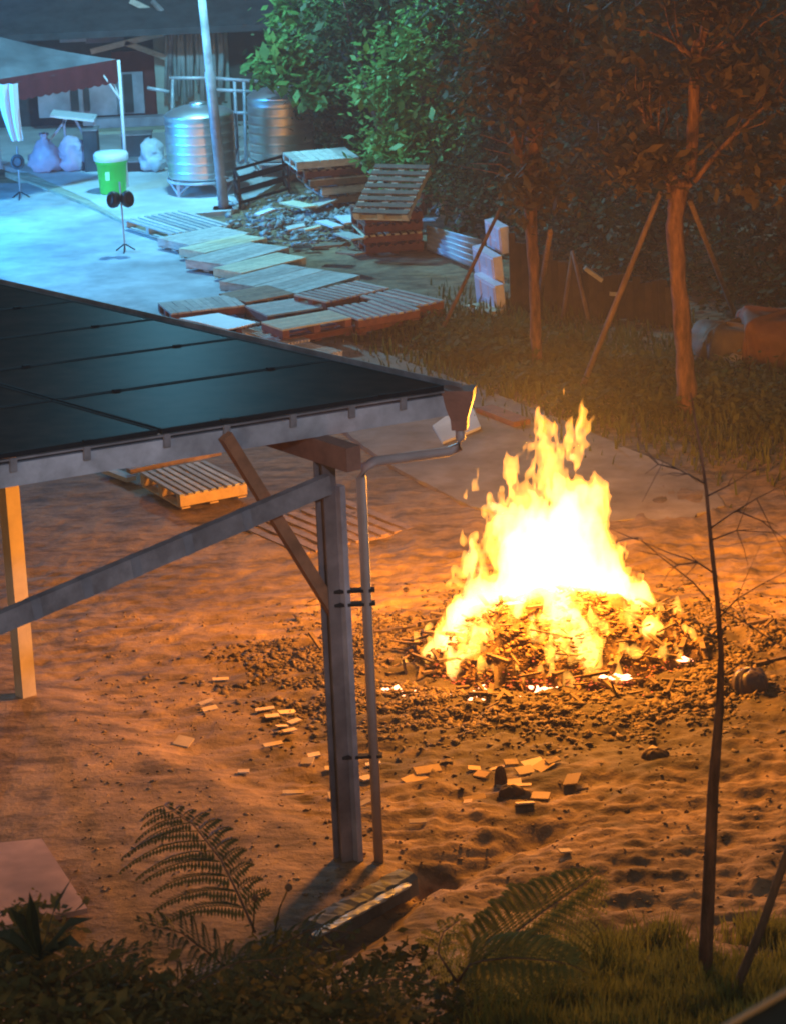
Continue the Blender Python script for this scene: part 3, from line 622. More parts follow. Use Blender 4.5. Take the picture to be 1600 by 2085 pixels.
# corrugated sheets
p00 = G(*ZI(1030,1005),.02); p10 = G(*ZI(1330,1130),.05); p01 = PY(*ZI(1030,880), p00[1]+.35); p11 = PY(*ZI(1300,950), p10[1]+.35)
v = []; n = 40
for i in range(n+1):
    t = i/n; 
    for s in (0, .5, 1):
        p = (p00*(1-t)+p01*t)*(1-s)+(p10*(1-t)+p11*t)*s; v.append(p+np.array([.0,-.035,.035])*math.cos(t*2*math.pi*5.5))
nv = len(v); v += [p+np.array([0,.012,0]) for p in v]
f = [(i*3+j, i*3+j+1, i*3+j+4, i*3+j+3) for i in range(n) for j in range(2)]; f += [tuple(x+nv for x in q[::-1]) for q in f]
f += [(i*3, i*3+3, i*3+3+nv, i*3+nv) for i in range(n)]+[(i*3+2, i*3+2+nv, i*3+5+nv, i*3+5) for i in range(n)]
tag(mesh_obj('corrugated_sheet', v, f, mat('corr', (.50,.55,.60), .5, .12, 4, metal=.3), smooth=True), 'pale ribbed corrugated sheet propped beside the dark red pallet stack', 'corrugated sheet')
# foam blocks
foam = mat('foam', (.68,.68,.80), .7, .12, 7, .1)
for i, (x, y, wpx, hpx, lab) in enumerate(((1372,1225,150,160,'lowest white foam block of the leaning column by the trees'),(1362,1080,150,150,'middle white foam block of the leaning column by the trees'),(1385,935,110,140,'smallest white foam block on top of the leaning column'))):
    b = G(*ZI(1330,1300), 0); c = PY(*ZI(x-25*(1 if i < 2 else 0), y), b[1]+.25*i); w = wpx*.40625/157; hh_ = hpx*.40625/150
    t = thing('foam_block', lab, 'foam block', c, -1.2, 'white foam blocks stacked by the trees'); t.rotation_euler = (.10, .06, -1.2)
    mb = MB(); w *= 1.9; mb.box((0,0,0), (w*.92,.13,hh_*.96)); o = local(mb, 'block', foam, t)
    mb = MB(); 
    for s in (-1, 1): mb.box((s*w*.30,-.070,0), (w*.22,.014,hh_*.8))
    mb.box((0,-.068,hh_*.2), (w*.3,.01,hh_*.35)); mb.box((0,-.068,-hh_*.25), (w*.3,.01,hh_*.3)); local(mb, 'moulded_rib', mat('foam2', (.56,.56,.68), .7, .1, 7), t)
mb = MB(); mb.beam(G(*ZI(1260,1285),.05), G(*ZI(1390,1320),.05), .3, .06); tag(mb.build('batten', wood_cream), 'cream batten under the column of foam blocks', 'batten')

# ---------------------------------------------------------------- tanks, lamp pole, yard clutter
def tank(label, px, py, rad, hgt, leg):
    g = G(px, py, .06); t = thing('water_tank', label, 'water tank', (g[0], g[1], .06), 0, 'stainless steel water tanks')
    pr = [(rad*.3, leg-.10), (rad*.97, leg), (rad, leg+.02), (rad, leg+.035)]
    nb = 6
    for i in range(nb):
        z = leg+hgt*(.12+.76*i/(nb-1)); pr += [(rad, z-.034), (rad, z-.02), (rad+.007, z-.007), (rad+.007, z+.007), (rad, z+.02), (rad, z+.034)]
    z = leg+hgt; pr += [(rad, z-.01), (rad+.01, z), (rad*.97, z+.03), (rad*.8, z+.085), (rad*.5, z+.135), (rad*.22, z+.155)]
    mb = MB(); mb.lathe(pr, 48); local(mb, 'tank_shell', steel, t)
    mb = MB(); mb.lathe([(rad*.24, z+.145), (rad*.26, z+.16), (rad*.26, z+.19), (rad*.12, z+.21), (0.02, z+.21)], 24); local(mb, 'lid', steel, t)
    mb = MB(); mb.lathe([(rad+.02, leg-.06), (rad+.02, leg-.02), (rad-.03, leg-.02), (rad-.03, leg-.06)], 32, cap=False); local(mb, 'stand_ring', galv, t)
    for k in range(4):
        a = math.pi/4+k*math.pi/2; c, s = math.cos(a)*rad*.96, math.sin(a)*rad*.96; mb = MB()
        mb.beam((c, s, 0), (c, s, leg-.05), .05, .05, (1,0,.1)); 
        for d in (-.42, .42): mb.beam((c, s, .03), (math.cos(a+d)*rad*.98, math.sin(a+d)*rad*.98, leg-.06), .03, .03, (.3,.2,1))
        local(mb, 'leg', galv, t)
    return t
tank('stainless steel tank on a braced stand, behind the lamp pole', 415, 390, .56, 1.00, .27)
tank('stainless steel tank further back beside the leafy branch', 578, 350, .545, 1.02, .27)
# lamp pole (leans a little)
lg = G(457, 430, 0); sl = thing('street_lamp', 'tall pale lamp pole rising in front of the first steel tank', 'street lamp', lg)
tp = PY(411, -8, lg[1]); dd = (tp-lg)/tp[2]; topz = 6.5
mb = MB(); mb.tube([lg, lg+dd*2.2, lg+dd*2.22, lg+dd*topz], [.085,.082,.065,.055], 16); mb.build('pole', galv, sl)
mb = MB(); mb.box(lg+np.array([0,0,.03]), (.34,.34,.06)); mb.build('base_plate', conc, sl)
mb = MB(); ht = lg+dd*topz; mb.tube([ht, ht+np.array([-.15,-.1,.1]), ht+np.array([-.55,-.35,.12])], .03, 8); mb.build('arm', galv, sl)
mb = MB(); mb.box(ht+np.array([-.75,-.5,.25]), (.5,.3,.08)); mb.build('lamp_head', galv, sl)
mb = MB(); mb.tube([lg+dd*.55+np.array([-.09,-.05,0]), lg+dd*.55+np.array([.13,-.05,0])], .012, 6); mb.build('band', galv, sl)
# yard floodlight just outside the picture on its own stand
yl = thing('yard_floodlight', 'floodlight on a tall stand at the edge of the yard', 'floodlight', (-8.8,42.0,0))
mb = MB(); mb.tube([(-8.8,42.0,0),(-8.8,42.0,2.8)], .05, 8); mb.build('stand', galv, yl)
mb = MB(); mb.box((-8.8,42.0,2.9), (.4,.25,.12)); mb.build('lamp_head', black, yl)
# green bin with white lid
bg = G(231, 392, .06); t = thing('bin', 'bright green round bin with a white lid on the concrete pad', 'bin', bg)
mb = MB(); mb.lathe([(.20,0),(.215,.02),(.245,.50),(.262,.50),(.262,.56),(.25,.58)], 24); local(mb, 'bin_body', mat('green_plastic', (.06,.62,.07), .4, .08, 5), t)
mb = MB(); mb.lathe([(.275,.545),(.285,.55),(.285,.64),(.26,.675),(.10,.69),(.02,.69)], 24); local(mb, 'lid', mat('white_plastic', (.72,.78,.76), .4, .06, 5), t)
mb = MB(); mb.obox((-.09,-.262,.25), (.07,0.01,0), (.004,.012,.14), (0,.004,0)); local(mb, 'sticker', mat('sticker', (.35,.8,.4), .5, .05, 5), t)
# stands with rounded heads
def head_stand(label, fx, fy, hx, hy, two, m):
    g = G(fx, fy, .03); c = PY(hx, hy, g[1]); t = thing('head_stand', label, 'stand', g)
    mb = MB(); mb.tube([g, np.array([c[0], c[1], c[2]+.25])], .014, 7); mb.build('upright', galv, t)
    mb = MB()
    for k in range(3): a = k*2.094+.5; mb.tube([g+np.array([0,0,.12]), g+np.array([.16*math.cos(a), .16*math.sin(a), .01])], .01, 6)
    mb.build('foot', dark_alu, t)
    for k in ((-1, 1) if two else (0,)):
        mb = MB(); n = 20; prof = [(.02,-.09),(.065,-.08),(.10,-.04),(.11,.03),(.105,.07),(.085,.09),(.03,.08)]
        mb.lathe(prof, n); o = local(mb, 'round_head', m, t); o.location = (c[0]-g[0]+k*.092, c[1]-g[1]-.05, c[2]-g[2]); o.rotation_euler = (math.radians(80), 0, k*.55)
        o.scale = (.85 if two else 1.05, 1.15, 1)
        mb = MB(); mb.lathe([(.07,.085),(.08,.098),(.07,.104),(.06,.098)], n, cap=False); o2 = local(mb, 'rim', dark_alu, t); o2.parent = o
    return t
head_stand('thin stand with two round black heads in front of the green bin', 255, 512, 246, 404, True, black)
head_stand('thin stand with one dark round head near the tent at the yard edge', 42, 404, 37, 328, False, mat('teal_dark', (.03,.07,.09), .5, .3, 6))
# plastic bags
def bag(label, px, py, w, h, m, seed, knot=True, group='plastic bags by the tent'):
    g = G(px, py, .06); r = np.random.default_rng(seed); v = []; nu, nv = 20, 14; prof = [0.0,.80,.97,1.0,.99,.96,.93,.88,.82,.74,.62,.46,.26,.22,.34] if knot else [0,.8,.95,1,1,.98,.96,.94,.92,.9,.86,.8,.7,.5,.2]
    ph = r.uniform(0, 6, 6)
    for i, p in enumerate(prof):
        z = h*i/(len(prof)-1)
        for j in range(nu):
            a = 2*math.pi*j/nu; k = 1+.13*math.sin(2*a+ph[0]+i*.35)+.10*math.sin(5*a+ph[1]+i*.8)+.07*math.sin(9*a+ph[2]-i*.6)+.05*r.normal()
            v.append((p*w/2*k*math.cos(a), p*w/2*.8*k*math.sin(a), z+.02*r.normal()*(i > 0)))
    f = [(i*nu+j, i*nu+(j+1)%nu, (i+1)*nu+(j+1)%nu, (i+1)*nu+j) for i in range(len(prof)-1) for j in range(nu)]+[tuple(range((len(prof)-1)*nu, len(prof)*nu))]
    o = mesh_obj('plastic_bag', v, f, m, smooth=True); o.location = g; return tag(o, label, 'bag', group)
pk = mat('bag_pink', (.62,.52,.62), .4, .12, 6, trans=.2)
bag('pinkish knotted plastic bag left of the pair beside the tent', 95, 350, .52, .66, pk, 3)
bag('fuller pinkish open topped plastic bag right of the pair beside the tent', 150, 347, .46, .60, pk, 5, False)
bag('pale blue white plastic bag beside the first steel tank', 312, 348, .46, .56, mat('bag_white', (.62,.66,.70), .4, .1, 6, trans=.2), 8, False)
# black angle steel rack
rk = thing('steel_rack', 'low black angle steel rack beside the lamp pole foot', 'rack', G(530,425,0), 0)
q0 = G(490,425,0); q1 = G(590,395,0); dpt = np.array([-.10,.75,0])
for p in (q0, q1, q0+dpt, q1+dpt): MB().beam(p, p+np.array([0,0,.52]), .04, .04, (1,0,.1)).build('leg', black, rk)
for z in (.1,.3,.5):
    MB().beam(q0+np.array([0,0,z]), q1+np.array([0,0,z]), .03, .045).build('rail', black, rk); MB().beam(q0+dpt+np.array([0,0,z]), q1+dpt+np.array([0,0,z]), .03, .045).build('rail', black, rk)
    MB().beam(q0+np.array([0,0,z+.002]), q0+dpt+np.array([0,0,z+.002]), .03, .045).build('rail', black, rk); MB().beam(q1+np.array([0,0,z+.002]), q1+dpt+np.array([0,0,z+.002]), .03, .045).build('rail', black, rk)
# pipe frame between the tanks
pf = thing('pipe_frame', 'pale pipe frame standing between and behind the two steel tanks', 'pipe frame', G(490,330,.06))
for a_, b_ in (((432,158),(528,165)),((440,182),(525,186)),((345,158),(440,158)),((300,178),(345,186)),((352,160),(350,330)),((478,165),(485,330)),((497,165),(502,330)),((470,228),(520,230))):
    MB().tube([PY(*a_, 48.3), PY(*b_, 48.3)], .03, 8).build('pipe', galv, pf)
MB().tube([PY(480,230,48.1), PY(484,300,48.0), PY(470,350,47.9)], .02, 8).build('hose', black, pf)

# ---------------------------------------------------------------- tent
tz = float(PY(238,120,46.6)[2]); FR = PY(238,120,46.6); FL = G(-330,216,tz); fd = FL-FR; fd /= np.linalg.norm(fd); bd_ = np.array([-fd[1], fd[0], 0]); bd_ = -bd_ if bd_[1] < 0 else bd_
W_ = 3.4; BR = FR+bd_*W_; FL = FR+fd*W_; BL = FL+bd_*W_; AP = (FR+BL)/2+np.array([0,0,.62])
tn = thing('canopy_tent', 'pale topped market tent with a dark red scalloped valance at the yard edge', 'tent', (FR[0],FR[1],.03))
def cloth(a, b, c, n=12):
    v = []; f = []
    for i in range(n+1):
        for j in range(n+1-i):
            s, t = i/n, j/n; p = a*(1-s-t)+b*s+c*t; v.append(p-np.array([0,0,.18*((1-s-t)*s*4*.5+(s*t)*1.2+(1-s-t)*t*1.2)])+np.array([0,0,.012*math.sin(i*2.1)*math.sin(j*1.7)]))
    ix = {}; k = 0
    for i in range(n+1):
        for j in range(n+1-i): ix[i,j] = k; k += 1
    for i in range(n):
        for j in range(n-i):
            f.append((ix[i,j], ix[i+1,j], ix[i,j+1]))
            if i+j < n-1: f.append((ix[i+1,j], ix[i+1,j+1], ix[i,j+1]))
    return v, f
tm = mat('tent_top', (.11,.105,.11), .6, .4, 2, s2=.8)
for a, b in ((FR,FL),(FL,BL),(BL,BR),(BR,FR)):
    v, f = cloth(a, b, AP); mesh_obj('canopy_panel', v, f, tm, tn, True)
vm = mat('valance_red', (.12,.012,.014), .8, .2, 6, trans=.2)
for a, b in ((FR,FL),(FR,BR),(FL,BL),(BR,BL)):
    n = 120; v = []; 
    for i in range(n+1):
        t = i/n; p = a+(b-a)*t; dr = .36+.03*abs(math.sin(t*math.pi*20)); w = np.array([-(b-a)[1], (b-a)[0], 0])/W_*.012*math.sin(t*60)
        v += [p+w*.2, p+w-np.array([0,0,dr])]
    f = [(2*i, 2*i+2, 2*i+3, 2*i+1) for i in range(n)]; mesh_obj('valance', v, f, vm, tn, True)
for p in (FR, FL, BR, BL): MB().tube([np.array([p[0]+.02, p[1]+.05, .03]), np.array([p[0]+.02, p[1]+.05, tz-.02])], .028, 8).build('leg', white_m, tn)
lz = np.array([.02,.05,0])
MB().beam(FR+lz-np.array([0,0,.68]), FR+lz+fd*.42-np.array([0,0,.12]), .03, .03).build('brace', white_m, tn)
MB().beam(FR+lz-np.array([0,0,.66]), FR+lz+bd_*.42-np.array([0,0,.12]), .03, .03).build('brace', white_m, tn)
# cloth hung at the tent front
hc = PY(18,230,44.6); v = []; n = 14
for i in range(n+1):
    for j in range(11):
        s = j/10; t = i/n; w = .34*(1-.45*t**1.5); v.append(hc+np.array([(s-.5)*w+.10*t*t, .05*math.sin(s*14+t*2), .46-t*.9]))
f = [(i*11+j, i*11+j+1, (i+1)*11+j+1, (i+1)*11+j) for i in range(n) for j in range(10)]
tag(mesh_obj('hanging_cloth', v, f, mat('cloth_white', (.80,.84,.86), .7, .05, 5, trans=.3), smooth=True), 'bright white cloth hanging from the front edge of the tent', 'cloth')
# folding table and bits under the tent
tb = thing('folding_table', 'pale folding table set up under the red edged tent', 'table', PY(165,300,49))
def quad_beam(a, b, y, w, h, name, m, par): return MB().beam(PY(*a, y), PY(*b, y), w, h).build(name, m, par)
quad_beam((105,230),(195,240), 48.6, .6, .04, 'table_top', white_m, tb)
for x0, x1 in ((130,134),(140,90),(190,200),(150,185)): quad_beam((x0,236),(x1,300), 48.6, .04, .04, 'leg', galv, tb)

# ---------------------------------------------------------------- house at the back
hs = thing('house', 'dark low house with red walls behind the tent and tanks', 'house', (-4.5,53,0))
YB = 53.0
def wall(px0, py0, px1, py1, y, th, m, name, par=hs):
    a = PY(px0, py1, y); b = PY(px1, py0, y); mb = MB(); mb.obox((a[0], y, a[2]), (b[0]-a[0],0,0), (0,th,0), (0,0,b[2]-a[2])); return mb.build(name, m, par)
red = mat('house_red', (.12,.022,.02), .85, .3, 3); dk = mat('house_dark', (.05,.052,.058), .9, .4, 3); pl = mat('panel_pale', (.34,.34,.40), .8, .2, 3, s2=2)
grn = mat('column_pale', (.34,.38,.33), .8, .15, 2, s2=1)
MB().obox((-12,YB+.4,-.1), (14.5,0,0), (0,.3,0), (0,0,5)).build('wall', dk, hs)
wall(236,100,335,246, YB, .2, red, 'red_wall'); wall(240,145,290,232, YB-.08, .05, pl, 'wall_panel'); wall(255,150,268,228, YB-.12, .03, dk, 'panel_gap')
wall(122,40,172,86, YB-.1, .06, mat('pane_blue', (.40,.46,.52), .3, .1, 3), 'window_pane'); wall(174,38,250,88, YB-.05, .06, mat('pane_dim', (.16,.17,.22), .4, .2, 3), 'window_pane')
wall(328,60,462,330, YB-.2, .4, grn, 'column'); wall(462,50,640,330, YB-.05, .3, mat('wall_grey', (.06,.06,.05), .9, .3, 2), 'side_wall')
wall(185,262,345,283, YB-.9, .5, mat('sill_cream', (.42,.42,.30), .8, .15, 3), 'sill'); wall(170,236,340,262, YB-.5, .3, pl, 'counter'); wall(190,284,340,330, YB-.7, .3, mat('plinth', (.22,.24,.27), .9, .3, 3), 'plinth')
wall(80,160,235,240, YB-.3, .1, pl, 'wall_panel'); wall(146,180,158,225, YB-.36, .05, dk, 'panel_gap'); wall(172,175,180,225, YB-.36, .05, dk, 'panel_gap')
for a, b in (((185,104),(335,66)),((255,86),(345,118)),((265,0),(340,36))): MB().beam(PY(*a,YB-.45), PY(*b,YB-.45), .08, .10).build('rafter', wood_pale, hs)
mb = MB(); a = PY(-60,62,YB-1.2); b = PY(640,40,YB-1.2); mb.obox((-12,YB-1.4,float(PY(300,52,YB)[2])+.0), (16,0,0), (0,3,.9), (0,0,.12)); mb.build('roof', dk, hs)
for k in range(16):                           # plastic strips hanging in front of the column
    x = 338+k*7.5+rng.normal(0,1.5); MB().tube([PY(x,52,YB-.5), PY(x+rng.normal(2,2),110,YB-.52), PY(x+rng.normal(4,3),195+rng.normal(0,14),YB-.5)], [.03,.045,.03], 5).build('plastic_strip', mat('strip_plastic', (.36,.42,.42), .4, .2, 4, trans=.2), hs)
mb = MB(); mb.tube([PY(310,0,YB-.6), PY(338,32,YB-.6), PY(350,60,YB-.6), PY(347,110,YB-.6), PY(344,190,YB-.6)], [.05,.07,.06,.05,.05], 8); mb.build('duct', galv_dull, hs)
for (px, py, w, h, lab, m) in ((282,330,.5,.5,'dark crate standing against the house plinth', dk),(190,345,.24,.7,'dark slim bin beside the fuller pinkish bag', dk),(270,345,.5,.16,'low dark tray on the pad behind the green bin', black)):
    g = G(px, py, .06); t = thing('crate', lab, 'crate', g); mb = MB(); mb.box((0,0,h/2), (w,.4,h)); local(mb, 'crate_body', m, t); mb = MB(); mb.box((0,0,h+.012), (w+.04,.44,.024)); local(mb, 'rim', galv_dull, t)
# ---------------------------------------------------------------- trees and plants
def leaf_arr(c, size, seed, droop=.35):      # c: leaf centres; folded diamonds, two triangles each
    r = np.random.default_rng(seed); n = len(c); s = size*np.clip(r.lognormal(0, .38, n), .4, 2.2); az = r.uniform(0, 2*math.pi, n); el = r.normal(-droop, .45, n)
    d = np.stack([np.cos(az)*np.cos(el), np.sin(az)*np.cos(el), np.sin(el)], 1); sd = np.stack([-np.sin(az), np.cos(az), r.normal(0, .5, n)], 1); sd /= np.linalg.norm(sd, axis=1)[:,None]
    s = s[:,None]; v = np.stack([c-d*s*.5, c+sd*s*.27, c+d*s*.5, c-sd*s*.27], 1).reshape(-1,3)
    b = np.arange(n)*4; f = np.concatenate([np.stack([b, b+1, b+2], 1), np.stack([b, b+2, b+3], 1)]); return v, f
def clump_pts(centres, rads, n, seed, sub=.22):   # twig clusters inside ellipsoids, leaves round each twig
    r = np.random.default_rng(seed); out = []
    for c, rd in zip(centres, rads):
        rd = np.array(rd) if hasattr(rd, '__len__') else np.array([rd]*3); k = max(4, int(n/14))
        d = r.normal(size=(k,3)); d /= np.linalg.norm(d, axis=1)[:,None]; q = np.array(c)+d*rd*(r.uniform(.25,1,(k,1))**.6)
        m = n//k; out.append((q[:,None]+r.normal(size=(k,m,3))*sub*np.array([1,1,.6])).reshape(-1,3))
    return np.concatenate(out)
def gnarl(pts, rad, seed, m=5):              # smooth the path, then knot and thicken it unevenly
    r = np.random.default_rng(seed); P = [np.array(p, float) for p in pts]; o = []; q = []
    for i in range(len(P)-1):
        a, b, c, d = P[max(i-1,0)], P[i], P[i+1], P[min(i+2,len(P)-1)]
        for j in range(m):
            t = j/m; w = rad[i]+(rad[i+1]-rad[i])*t
            o.append(.5*(2*b+(c-a)*t+(2*a-5*b+4*c-d)*t*t+(3*b-a-3*c+d)*t**3)+r.normal(0, .05, 3)*w); q.append(w*r.uniform(.93, 1.09))
    return o+[P[-1]], q+[rad[-1]]
def tree(name, label, trunk, rads, limbs, crown, leaf, lsize, lm, bm, seed, cat='tree', group=None, sub=.22):
    t = thing(name, label, cat, trunk[0], 0, group)
    mb = MB(); mb.tube(*gnarl(trunk, rads, seed), 12); mb.build('trunk', bm, t)
    for pts, r in limbs:
        mb = MB(); gp, gr = gnarl(pts, r, seed+len(pts)); mb.tube(gp, gr, 8); q = np.random.default_rng(seed+9)
        for k in range(9 if group == 'staked trees' else 3):   # finer twigs off the limb
            i = int(q.integers(len(gp)//3, len(gp))); p = gp[i]; d = (gp[-1]-gp[0]); d /= np.linalg.norm(d); d = d*.7+q.normal(0, .55, 3); L = q.uniform(.25, .8)
            mb.tube([p, p+d*L*.5+q.normal(0,.03,3), p+d*L+q.normal(0,.06,3)], [min(gr[i]*.45,.018), .009, .004], 5)
        mb.build('branch', bm, t)
    p = clump_pts([c[0] for c in crown], [c[1] for c in crown], leaf, seed, sub); v, f = leaf_arr(p, lsize, seed)
    o = mesh_obj('crown', v, f, lm, t); o['kind'] = 'stuff'; return t
def path3(pts, y, dy=0): return [PY(px, py, y+dy*i) for i, (px, py) in enumerate(pts)]
# the pale barked tree on the right
yb = float(G(1400,835)[1])
rtree = tree('tree', 'rusty barked tree with a forked trunk propped by stakes on the right', path3([(1408,890),(1400,830),(1392,700),(1380,560),(1374,440),(1385,380)], yb), [.16,.125,.10,.095,.095,.10],
  [(path3([(1385,390),(1405,340),(1412,200),(1420,110),(1445,20),(1460,-60)], yb), [.088,.075,.066,.058,.045,.03]),
   (path3([(1376,430),(1362,340),(1345,300),(1310,240)], yb), [.09,.07,.045,.02]), (path3([(1345,310),(1335,270),(1300,215)], yb), [.06,.045,.02]),
   (path3([(1413,370),(1460,310),(1530,240),(1580,190)], yb), [.035,.028,.02,.01]), (path3([(1418,130),(1395,105),(1378,90)], yb), [.05,.04,.03]),
   (path3([(1420,120),(1470,95),(1530,75)], yb), [.04,.025,.015]), (path3([(1450,220),(1490,170),(1520,130)], yb, .2), [.04,.03,.02])],
  [(PY(1330,60,yb+.5), (1.0,.9,.7)), (PY(1540,40,yb+.4), (1.0,.9,.7)), (PY(1250,200,yb+1), (.8,.8,.6)), (PY(1520,320,yb+1.2), (.7,.7,.5)), (PY(1430,-60,yb), (1.2,1,.6)), (PY(1300,180,yb), (.35,.4,.4)), (PY(1530,170,yb), (.4,.4,.4)), (PY(1570,330,yb), (.35,.4,.35)), (PY(1290,330,yb), (.25,.3,.25)), (PY(1455,-10,yb-.3), (.32,.3,.25)), (PY(1325,320,yb-.25), (.24,.25,.22)), (PY(1500,130,yb-.2), (.3,.3,.25))], 480, .12, leaf_firelit, bark, 101, group='staked trees')
for a, b, lab in (((1345,390),(1180,800),'long wooden stake propping the forked tree from the left'),((1405,410),(1500,650),'wooden stake propping the forked tree from the right'),((1120,470),(1092,640),'thin stake propping the middle tree from the left')):
    p = PY(*a, yb-.1); q = G(*b, 0.05); mb = MB(); mb.tube([p, (p+q)/2, q], [.03,.034,.036], 7); tag(mb.build('stake', bark_dark), lab, 'stake', 'stakes propping the trees')
# the middle tree
ym = float(G(1092,745)[1])
tree('tree', 'slender reddish tree standing midway along the verge behind the fire', path3([(1094,770),(1092,745),(1086,560),(1080,400),(1088,250),(1075,120),(1085,20),(1080,-60)], ym), [.09,.07,.065,.085,.11,.10,.08,.06],
  [(path3([(1080,420),(1060,330),(1040,260)], ym), [.08,.06,.03]), (path3([(1088,260),(1110,180),(1150,110)], ym), [.07,.05,.03])],
  [(PY(1085,60,ym+.3), (.7,.8,.8)), (PY(1150,120,ym+.6), (.8,.8,.6)), (PY(1010,150,ym+.5), (.6,.7,.5)), (PY(1210,30,ym+.8), (.8,.8,.6)), (PY(1085,200,ym-.15), (.22,.2,.6)), (PY(1090,380,ym-.12), (.2,.18,.4)), (PY(1060,90,ym-.2), (.35,.3,.4))], 700, .12, leaf_firelit, bark, 102, group='staked trees')
for a, b, lab in (((1165,510),(1145,650),'thin left leg of the crossed poles behind the verge'),((1165,510),(1200,660),'thin right leg of the crossed poles behind the verge'),((1020,420),(890,690),'long thin stake slanting down beside the foam blocks')):
    q = G(*b, 0.03); p = PY(*a, q[1]+.3); mb = MB(); mb.tube([p, q], [.025,.03], 6); tag(mb.build('stake', bark_dark), lab, 'stake', 'stakes propping the trees')
# leafy tree by the second tank: bright foliage
yl_ = 46.5
tree('tree', 'bright green leafy tree spreading over the second steel tank', [np.array([.2,49,0]), np.array([-.1,48.5,1.2]), PY(680,60,47.6), PY(640,-60,47.2)], [.16,.13,.1,.06],
  [([PY(680,60,47.6), PY(610,80,46.8), PY(540,150,46.2)], [.05,.03,.01]), ([PY(690,90,47.6), PY(640,150,46.8), PY(650,210,46.4)], [.04,.025,.01])],
  [(PY(560,140,46.2), (.33,.4,.25)), (PY(600,90,46.4), (.42,.4,.32)), (PY(640,40,46.8), (.45,.4,.4)), (PY(640,180,46.2), (.30,.35,.28)), (PY(600,20,47), (.4,.4,.3)), (PY(680,-20,47), (.6,.5,.4))], 420, .19, leaf_g, bark_dark, 103, sub=.13)
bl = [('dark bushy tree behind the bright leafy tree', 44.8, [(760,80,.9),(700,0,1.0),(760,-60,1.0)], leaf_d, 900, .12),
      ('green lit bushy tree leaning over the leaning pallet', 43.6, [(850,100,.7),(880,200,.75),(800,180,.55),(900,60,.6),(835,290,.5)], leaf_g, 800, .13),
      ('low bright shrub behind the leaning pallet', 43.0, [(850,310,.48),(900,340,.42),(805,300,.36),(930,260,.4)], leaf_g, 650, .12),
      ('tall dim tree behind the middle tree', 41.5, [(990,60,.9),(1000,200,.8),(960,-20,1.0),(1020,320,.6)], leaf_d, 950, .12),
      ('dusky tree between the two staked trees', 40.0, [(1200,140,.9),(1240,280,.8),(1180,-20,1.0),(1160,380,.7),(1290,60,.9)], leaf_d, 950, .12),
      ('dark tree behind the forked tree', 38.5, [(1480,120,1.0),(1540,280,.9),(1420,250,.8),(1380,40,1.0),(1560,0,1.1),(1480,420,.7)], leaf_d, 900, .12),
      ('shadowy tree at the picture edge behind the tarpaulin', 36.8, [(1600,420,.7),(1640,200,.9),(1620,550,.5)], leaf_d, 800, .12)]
for i, (lab, y, cl, lm, n, ls) in enumerate(bl):
    c0 = PY(cl[0][0], cl[0][1], y); z0 = gz(c0[0], y+.6)
    tree('tree' if i != 2 else 'shrub', lab, [np.array([c0[0], y+.6, z0-.1]), np.array([c0[0]+.1, y+.5, z0+1]), np.array([c0[0], y+.4, c0[2]])], [.12,.1,.05], [([np.array([c0[0]+.1, y+.5, z0+.8]), PY(cl[1][0], cl[1][1], y)], [.06,.02])],
         [(PY(px, py, y), (r, r*.9, r*.8)) for px, py, r in cl], n, ls, lm if i < 4 else leaf_firelit, bark_dark, 110+i, cat='tree' if i != 2 else 'shrub')
# undergrowth masses
def mass(name, label, cat, pts, n, size, m, seed, sub=.2):
    p = clump_pts([c for c, r in pts], [r for c, r in pts], n, seed, sub); v, f = leaf_arr(p, size, seed, .1)
    return tag(mesh_obj(name, v, f, m), label, cat, kind='stuff')
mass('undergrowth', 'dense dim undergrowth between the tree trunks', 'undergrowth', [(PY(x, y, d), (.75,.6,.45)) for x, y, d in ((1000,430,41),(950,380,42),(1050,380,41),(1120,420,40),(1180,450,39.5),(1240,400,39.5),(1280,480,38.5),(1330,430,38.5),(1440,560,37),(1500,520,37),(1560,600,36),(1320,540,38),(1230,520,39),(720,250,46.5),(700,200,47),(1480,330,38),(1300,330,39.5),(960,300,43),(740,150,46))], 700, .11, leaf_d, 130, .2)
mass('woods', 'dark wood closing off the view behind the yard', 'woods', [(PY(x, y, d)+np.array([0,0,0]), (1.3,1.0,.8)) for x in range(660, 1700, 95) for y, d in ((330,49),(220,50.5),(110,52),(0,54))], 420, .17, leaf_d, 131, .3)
mass('verge_plants', 'low leafy weeds on the verge between the path and the trees', 'weeds', [(G(x, y, .12), (.55,.4,.14)) for x, y in ((930,690),(970,720),(1020,680),(1060,720),(1130,700),(1150,760),(1230,790),(1290,760),(1330,820),(1440,800),(1500,820),(1560,790),(1600,850),(1480,760),(900,660),(1250,740),(1350,740),(1040,770),(1180,820))], 420, .085, leaf_dry, 132, .1)
